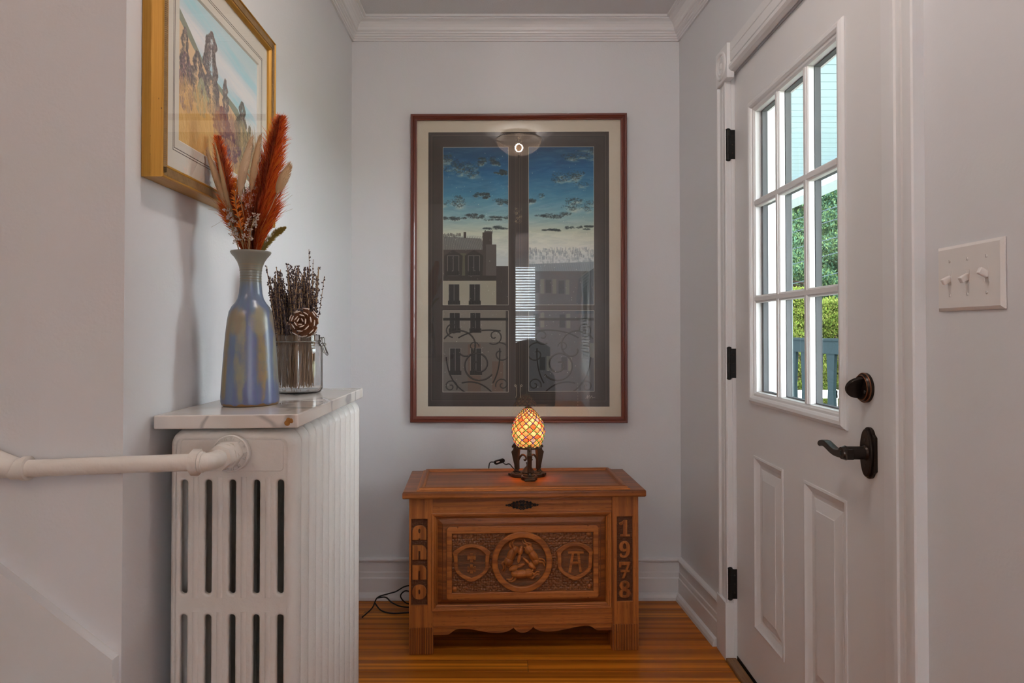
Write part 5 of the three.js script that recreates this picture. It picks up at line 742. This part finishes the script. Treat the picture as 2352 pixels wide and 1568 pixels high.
// ------------------------------------------------------------------ ceiling lamp of the hall (seen in the picture glass), and an unseen one added over the stairs as fill light
for (const [label, at, tint, power] of [['ribbed glass ceiling lamp above the hall, seen mirrored in the large print', [0.06, CEIL - 0.012, -1.23], [1, 0.93, 0.88], 0.92], ['added unseen ceiling lamp over the stairs, warm fill light for the near walls', [-1.22, CEIL - 0.012, 0.45], [1, 0.82, 0.67], 1.12]]) {
  const f = thing('ceiling_lamp', label, 'lamp', at);
  mk('canopy', lathe([[0, 0.014], [0.09, 0.014], [0.09, 0], [0.095, -0.008], [0.07, -0.016], [0.035, -0.022], [0.03, -0.034], [0.012, -0.038], [0.012, -0.06], [0, -0.06]], 40), M.bronze, f);
  const pts = []; for (let i = 0; i <= 12; i++) { const t = i / 12; pts.push([0.15 * Math.sqrt(Math.max(0, 1 - t * t)) + 0.001, -0.03 - 0.11 * t]); }
  const rib = lathe(pts, 120), P = rib.attributes.position; for (let i = 0; i < P.count; i++) { const a = Math.atan2(P.getZ(i), P.getX(i)), k = 1 + 0.018 * Math.cos(40 * a); P.setX(i, P.getX(i) * k); P.setZ(i, P.getZ(i) * k); } rib.computeVertexNormals();
  mk('glass_shade', rib, new THREE.MeshPhysicalMaterial({ color: new THREE.Color().setRGB(1, 0.93, 0.84), transmission: 0.6, thickness: 0, roughness: 0.35, ior: 1.45, emissive: new THREE.Color().setRGB(1, 0.55, 0.26), emissiveIntensity: 1.6 }), f, { uv: false });
  mk('shade_rim', tor(0.15, 0.004, 0, -0.03, 0, [QT, 0, 0], 6.2832, 64), M.bronze, f); mk('finial', sph(0.009, 0, -0.146, 0, [1, 1.3, 1]), M.bronze, f);
  mk('bulb', sph(0.021, 0, -0.088, 0, [1, 1.1, 1]), new THREE.MeshStandardMaterial({ color: 0xfff0d8, emissive: new THREE.Color().setRGB(1, 0.55, 0.26), emissiveIntensity: 8 }), f);
  const pl = new THREE.PointLight(new THREE.Color().setRGB(...tint), power, 0, 2); pl.position.set(0, -0.088, 0); pl.castShadow = true; pl.shadow.radius = 1.4; f.add(pl);
}
// an armchair and blinds in the room behind, seen mirrored in the print's glass
{
  const a = thing('armchair', 'dark armchair in the room behind, seen mirrored in the large print', 'chair', [0.17, 0, 2.7], [0, Math.PI, 0]); a.scale.x = 0.78;
  const felt = new THREE.MeshStandardMaterial({ color: 0x171513, roughness: 0.9 }), bs = new THREE.Shape(); bs.moveTo(-0.32, 0.25); bs.lineTo(-0.32, 0.92); bs.quadraticCurveTo(0, 1.1, 0.32, 0.92); bs.lineTo(0.32, 0.25); bs.closePath();
  mk('backrest', ext(bs, 0.1, 0.03).translate(0, 0, -0.42), felt, a); mk('seat', B(0.6, 0.2, 0.6, 0, 0.36, -0.02, 0.05), felt, a); for (const s of [-1, 1]) mk('armrest', B(0.12, 0.4, 0.62, s * 0.34, 0.42, -0.04, 0.05), felt, a);
  for (const [x, z] of [[-0.3, 0.22], [0.3, 0.22], [-0.3, -0.34], [0.3, -0.34]]) mk('leg', cyl(0.02, 0.014, 0.25, x, 0.125, z), M.threshold, a);
  const slatM = new THREE.MeshPhysicalMaterial({ color: new THREE.Color().setRGB(0.8, 0.8, 0.82), roughness: 0.6, transmission: 0.25, thickness: 0 });
  const blind = (label, w, h, n, pos, ry) => { const b = thing('window_blind', label, 'blind', pos, [0, ry, 0]); mk('head_rail', B(w, 0.04, 0.05, 0, 0, 0, 0.004), M.trim, b); for (let i = 0; i < n; i++) mk('slat', tf(B(w, 0.002, 0.045), { p: [0, -0.05 - i * h / n, 0], r: [0.5, 0, 0] }), slatM, b); mk('ladder_cord', [-0.35, 0.35].map((k) => cyl(0.0012, 0.0012, h, k * w, -h / 2 - 0.02, 0.022, 6)), slatM, b); };
  blind('white slatted blind most of the way down on the far window of the room behind', 2.9, 1.3, 29, [-1.13, 2.24, 5.46], Math.PI);
  blind('white slatted blind let down over the side window of the room behind', 1.5, 1.55, 34, [1.01, 2.1, 4.225], -QT);
}

// ------------------------------------------------------------------ outside the door: porch, railing, hedge, trees, wires
{
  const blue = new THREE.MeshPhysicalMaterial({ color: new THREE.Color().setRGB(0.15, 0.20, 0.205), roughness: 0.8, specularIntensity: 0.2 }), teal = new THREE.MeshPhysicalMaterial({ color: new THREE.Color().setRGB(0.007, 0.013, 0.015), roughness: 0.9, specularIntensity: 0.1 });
  st('porch_floor', BB(0.95, 3.15, -0.3, -0.12, -11, 4), new THREE.MeshStandardMaterial({ map: wood([0.17, 0.17, 0.17], [0.12, 0.12, 0.12], 211, { lines: 10 }), roughness: 0.6 }));
  const ceil = st('porch_ceiling', BB(0.95, 3.2, 2.635, 2.75, -11, 4), blue);
  for (let k = 0; k < 60; k++) mk('ceiling_board', B(1.9, 0.012, 0.124, 1.92, 2.626, -2.9 - k * 0.13, 0.004), blue, ceil);
  st('trim_16', [BB(2.86, 3.02, 2.462, 2.62, -11, 4), BB(2.84, 3.04, 2.435, 2.463, -11, 4)], outdoorTrim);
  const rail = thing('porch_railing', 'grey green painted porch railing with wide flat balusters, outside the door', 'railing', [2.92, 0, 0]);
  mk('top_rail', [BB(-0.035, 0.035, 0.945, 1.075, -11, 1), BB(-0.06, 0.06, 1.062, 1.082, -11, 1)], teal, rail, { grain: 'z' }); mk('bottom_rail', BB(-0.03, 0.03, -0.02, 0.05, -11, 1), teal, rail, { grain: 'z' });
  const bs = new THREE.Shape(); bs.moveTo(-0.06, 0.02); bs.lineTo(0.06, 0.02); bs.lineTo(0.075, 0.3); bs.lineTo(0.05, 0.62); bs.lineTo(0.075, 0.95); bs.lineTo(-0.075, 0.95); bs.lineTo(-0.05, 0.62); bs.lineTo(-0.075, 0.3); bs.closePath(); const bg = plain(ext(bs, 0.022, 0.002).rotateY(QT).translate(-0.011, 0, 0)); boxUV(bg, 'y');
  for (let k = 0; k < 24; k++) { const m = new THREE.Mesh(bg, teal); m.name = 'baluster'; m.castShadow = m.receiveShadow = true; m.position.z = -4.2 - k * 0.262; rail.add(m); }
  tag(mk('lawn', BB(0.95, 60, -1.05, -0.9, -70, 40), new THREE.MeshStandardMaterial({ map: tex(256, 256, [3, 3], (u, v) => mix3([0.11, 0.12, 0.06], [0.17, 0.18, 0.09], fbm(u, v, 12, 12, 4, 221))), roughness: 0.9 }), scene), 'green lawn below the porch, seen between the balusters', 'lawn'); scene.children.at(-1).userData.kind = 'structure'; delete scene.children.at(-1).userData.category;
  tag(scene.children.at(-1), 'green lawn below the porch, seen between the balusters'); scene.children.at(-1).name = 'ground';
  const fence = thing('garden_fence', 'low white garden fence behind the balusters of the porch railing', 'fence', [0, 0, 0]);
  mk('fence_rail', BB(3.4, 6.6, 0.13, 0.25, -10.4, -10.36), M.trim, fence); for (let k = 0; k < 5; k++) mk('fence_post', BB(3.5 + k * 0.75, 3.6 + k * 0.75, -0.9, 0.26, -10.45, -10.36), M.trim, fence);
  // foliage: small folded leaves
  const leaf = soup([0, 0, 0, 0.5, 0.5, 0.12, 0, 1, 0, 0, 0, 0, 0, 1, 0, -0.5, 0.5, 0.12].map((v, i) => (i % 3 === 0 ? v * 0.5 : v)));
  function foliage(parent, n, at, size, cols, shade) {
    const m = new THREE.InstancedMesh(leaf, new THREE.MeshPhysicalMaterial({ color: 0xffffff, roughness: 0.9, transmission: 0.3, thickness: 0, specularIntensity: 0.1 }), n), d = new THREE.Object3D(), c = new THREE.Color();
    for (let i = 0; i < n; i++) { const p = at(); d.position.set(...p); d.rotation.set(rr(-1.6, 1.6), rr(0, 6.28), rr(-1.2, 1.2)); d.scale.setScalar(size * rr(0.6, 1.4)); d.updateMatrix(); m.setMatrixAt(i, d.matrix); const k = cols[(R() * cols.length) | 0], q = rr(0.75, 1.25); m.setColorAt(i, c.setRGB(k[0] * q, k[1] * q, k[2] * q)); }
    m.name = 'foliage'; m.userData.kind = 'stuff'; m.castShadow = m.receiveShadow = true; parent.add(m);
  }
  function tree(name, label, x, z, hgt, wid, y0, n, size, cols, cat = 'tree') {
    const t = thing(name, label, cat, [x, -0.9, z]);
    const tr = [taper([[0, -0.1, 0], [0.05, hgt * 0.45, 0.04], [0, hgt * 0.93, 0]], [wid * 0.09, wid * 0.06, 0.015], 14, 8)]; for (let k = 0; k < 22; k++) { const a = rr(0, 6.28), y = y0 + (hgt - y0) * rr(0.05, 0.9), q = wid * 0.8 * (1 - 0.75 * y / hgt); tr.push(taper([[0, y, 0], [Math.cos(a) * q * 0.5, y + 0.06 * wid, Math.sin(a) * q * 0.5], [Math.cos(a) * q, y - 0.04 * wid, Math.sin(a) * q]], [wid * 0.022, wid * 0.012, 0.006], 6, 5)); }
    mk('trunk', tr, new THREE.MeshStandardMaterial({ color: 0x5d4c40, roughness: 0.9 }), t, { grain: 'y' });
    const sprays = []; for (let k = 0; k < 320; k++) { const f = Math.pow(R(), 1.3), a = rr(0, 6.28), q = wid * (1 - 0.85 * f) * rr(0.45, 1); sprays.push([Math.cos(a) * q, y0 + (hgt - y0) * f, Math.sin(a) * q, wid * rr(0.12, 0.26)]); }
    foliage(t, n, () => { const s = sprays[(R() * sprays.length) | 0], a = rr(0, 6.28), b = Math.sqrt(R()); return [s[0] + Math.cos(a) * b * s[3], s[1] + rr(-0.3, 0.3) * s[3] - b * s[3] * 0.35, s[2] + Math.sin(a) * b * s[3]]; }, size, cols);
  }
  const G1 = [[0.060, 0.108, 0.050], [0.045, 0.092, 0.056], [0.082, 0.128, 0.048], [0.032, 0.068, 0.040]], G2 = [[0.115, 0.145, 0.024], [0.095, 0.13, 0.022], [0.15, 0.16, 0.04], [0.07, 0.108, 0.02]];
  tree('conifer', 'tall blue green conifer behind the hedge, seen through the middle panes of the door', 8.4, -18.5, 9.5, 2.6, 1.2, 150000, 0.085, G1);
  tree('conifer', 'second tall conifer further back, at the right edge of the door panes', 11.4, -21.5, 11, 3.2, 1.2, 150000, 0.10, G1);
  tree('hedge_tree', 'bright yellow green clipped conifer just beyond the porch railing, nearer the hinges', 4.85, -11.3, 2.75, 0.75, 0.15, 45000, 0.042, G2, 'shrub');
  tree('hedge_tree', 'bright yellow green bush beyond the railing, right of its pointed neighbour', 5.75, -11.8, 2.62, 0.95, 0.1, 45000, 0.045, G2, 'shrub');
  tree('hedge_tree', 'green bush at the far right behind the porch railing', 6.9, -12.6, 2.6, 1.0, 0.1, 36000, 0.045, G2.concat(G1), 'shrub');
  tree('hedge_tree', 'green bush half hidden by the door jamb behind the railing', 4.1, -12.0, 2.4, 0.8, 0.1, 26000, 0.045, G2.concat(G1), 'shrub');
  tree('conifer', 'wide dark conifer closing the view behind the other trees', 14.5, -33, 13, 6.5, 0.6, 60000, 0.34, G1);
  tree('conifer', 'dark conifer left behind the wires, next to the door jamb', 10.2, -26, 11, 4.0, 0.6, 50000, 0.26, G1);
  tree('conifer', 'broad unseen conifer added beside the porch to block sky light, hidden by the door', 9.5, -7.5, 9, 3.4, 0.3, 40000, 0.22, G1);  // added out of view to dim the sky light reaching the left wall
  tree('conifer', 'broad unseen conifer added near the porch end to block sky light', 12.4, -14, 9, 3.0, 0.3, 40000, 0.22, G1);  // also added unseen, screens sky light from the door glass
  const wm = new THREE.MeshPhysicalMaterial({ color: 0x343c42, roughness: 0.9, specularIntensity: 0.1 }), W = [['topmost overhead wire crossing the conifer', 3.25, 3.9], ['second overhead wire from the top, before the conifer', 3.02, 3.62], ['third overhead wire from the top, before the conifer', 2.72, 3.2], ['fourth overhead wire from the top, before the conifer', 2.42, 2.86], ['lowest overhead wire before the conifer', 2.05, 2.4]];
  for (const [label, a, b] of W) { const w = tag(mk('power_line', tube([[4.6, a - 0.25, -14.4], [6.4, (a + b) / 2, -14.2], [9.5, b + 0.6, -13.6]], 0.009, 24, 6), wm), label, 'wire'); w.userData.label = label; }
}

renderer.render(scene, camera);
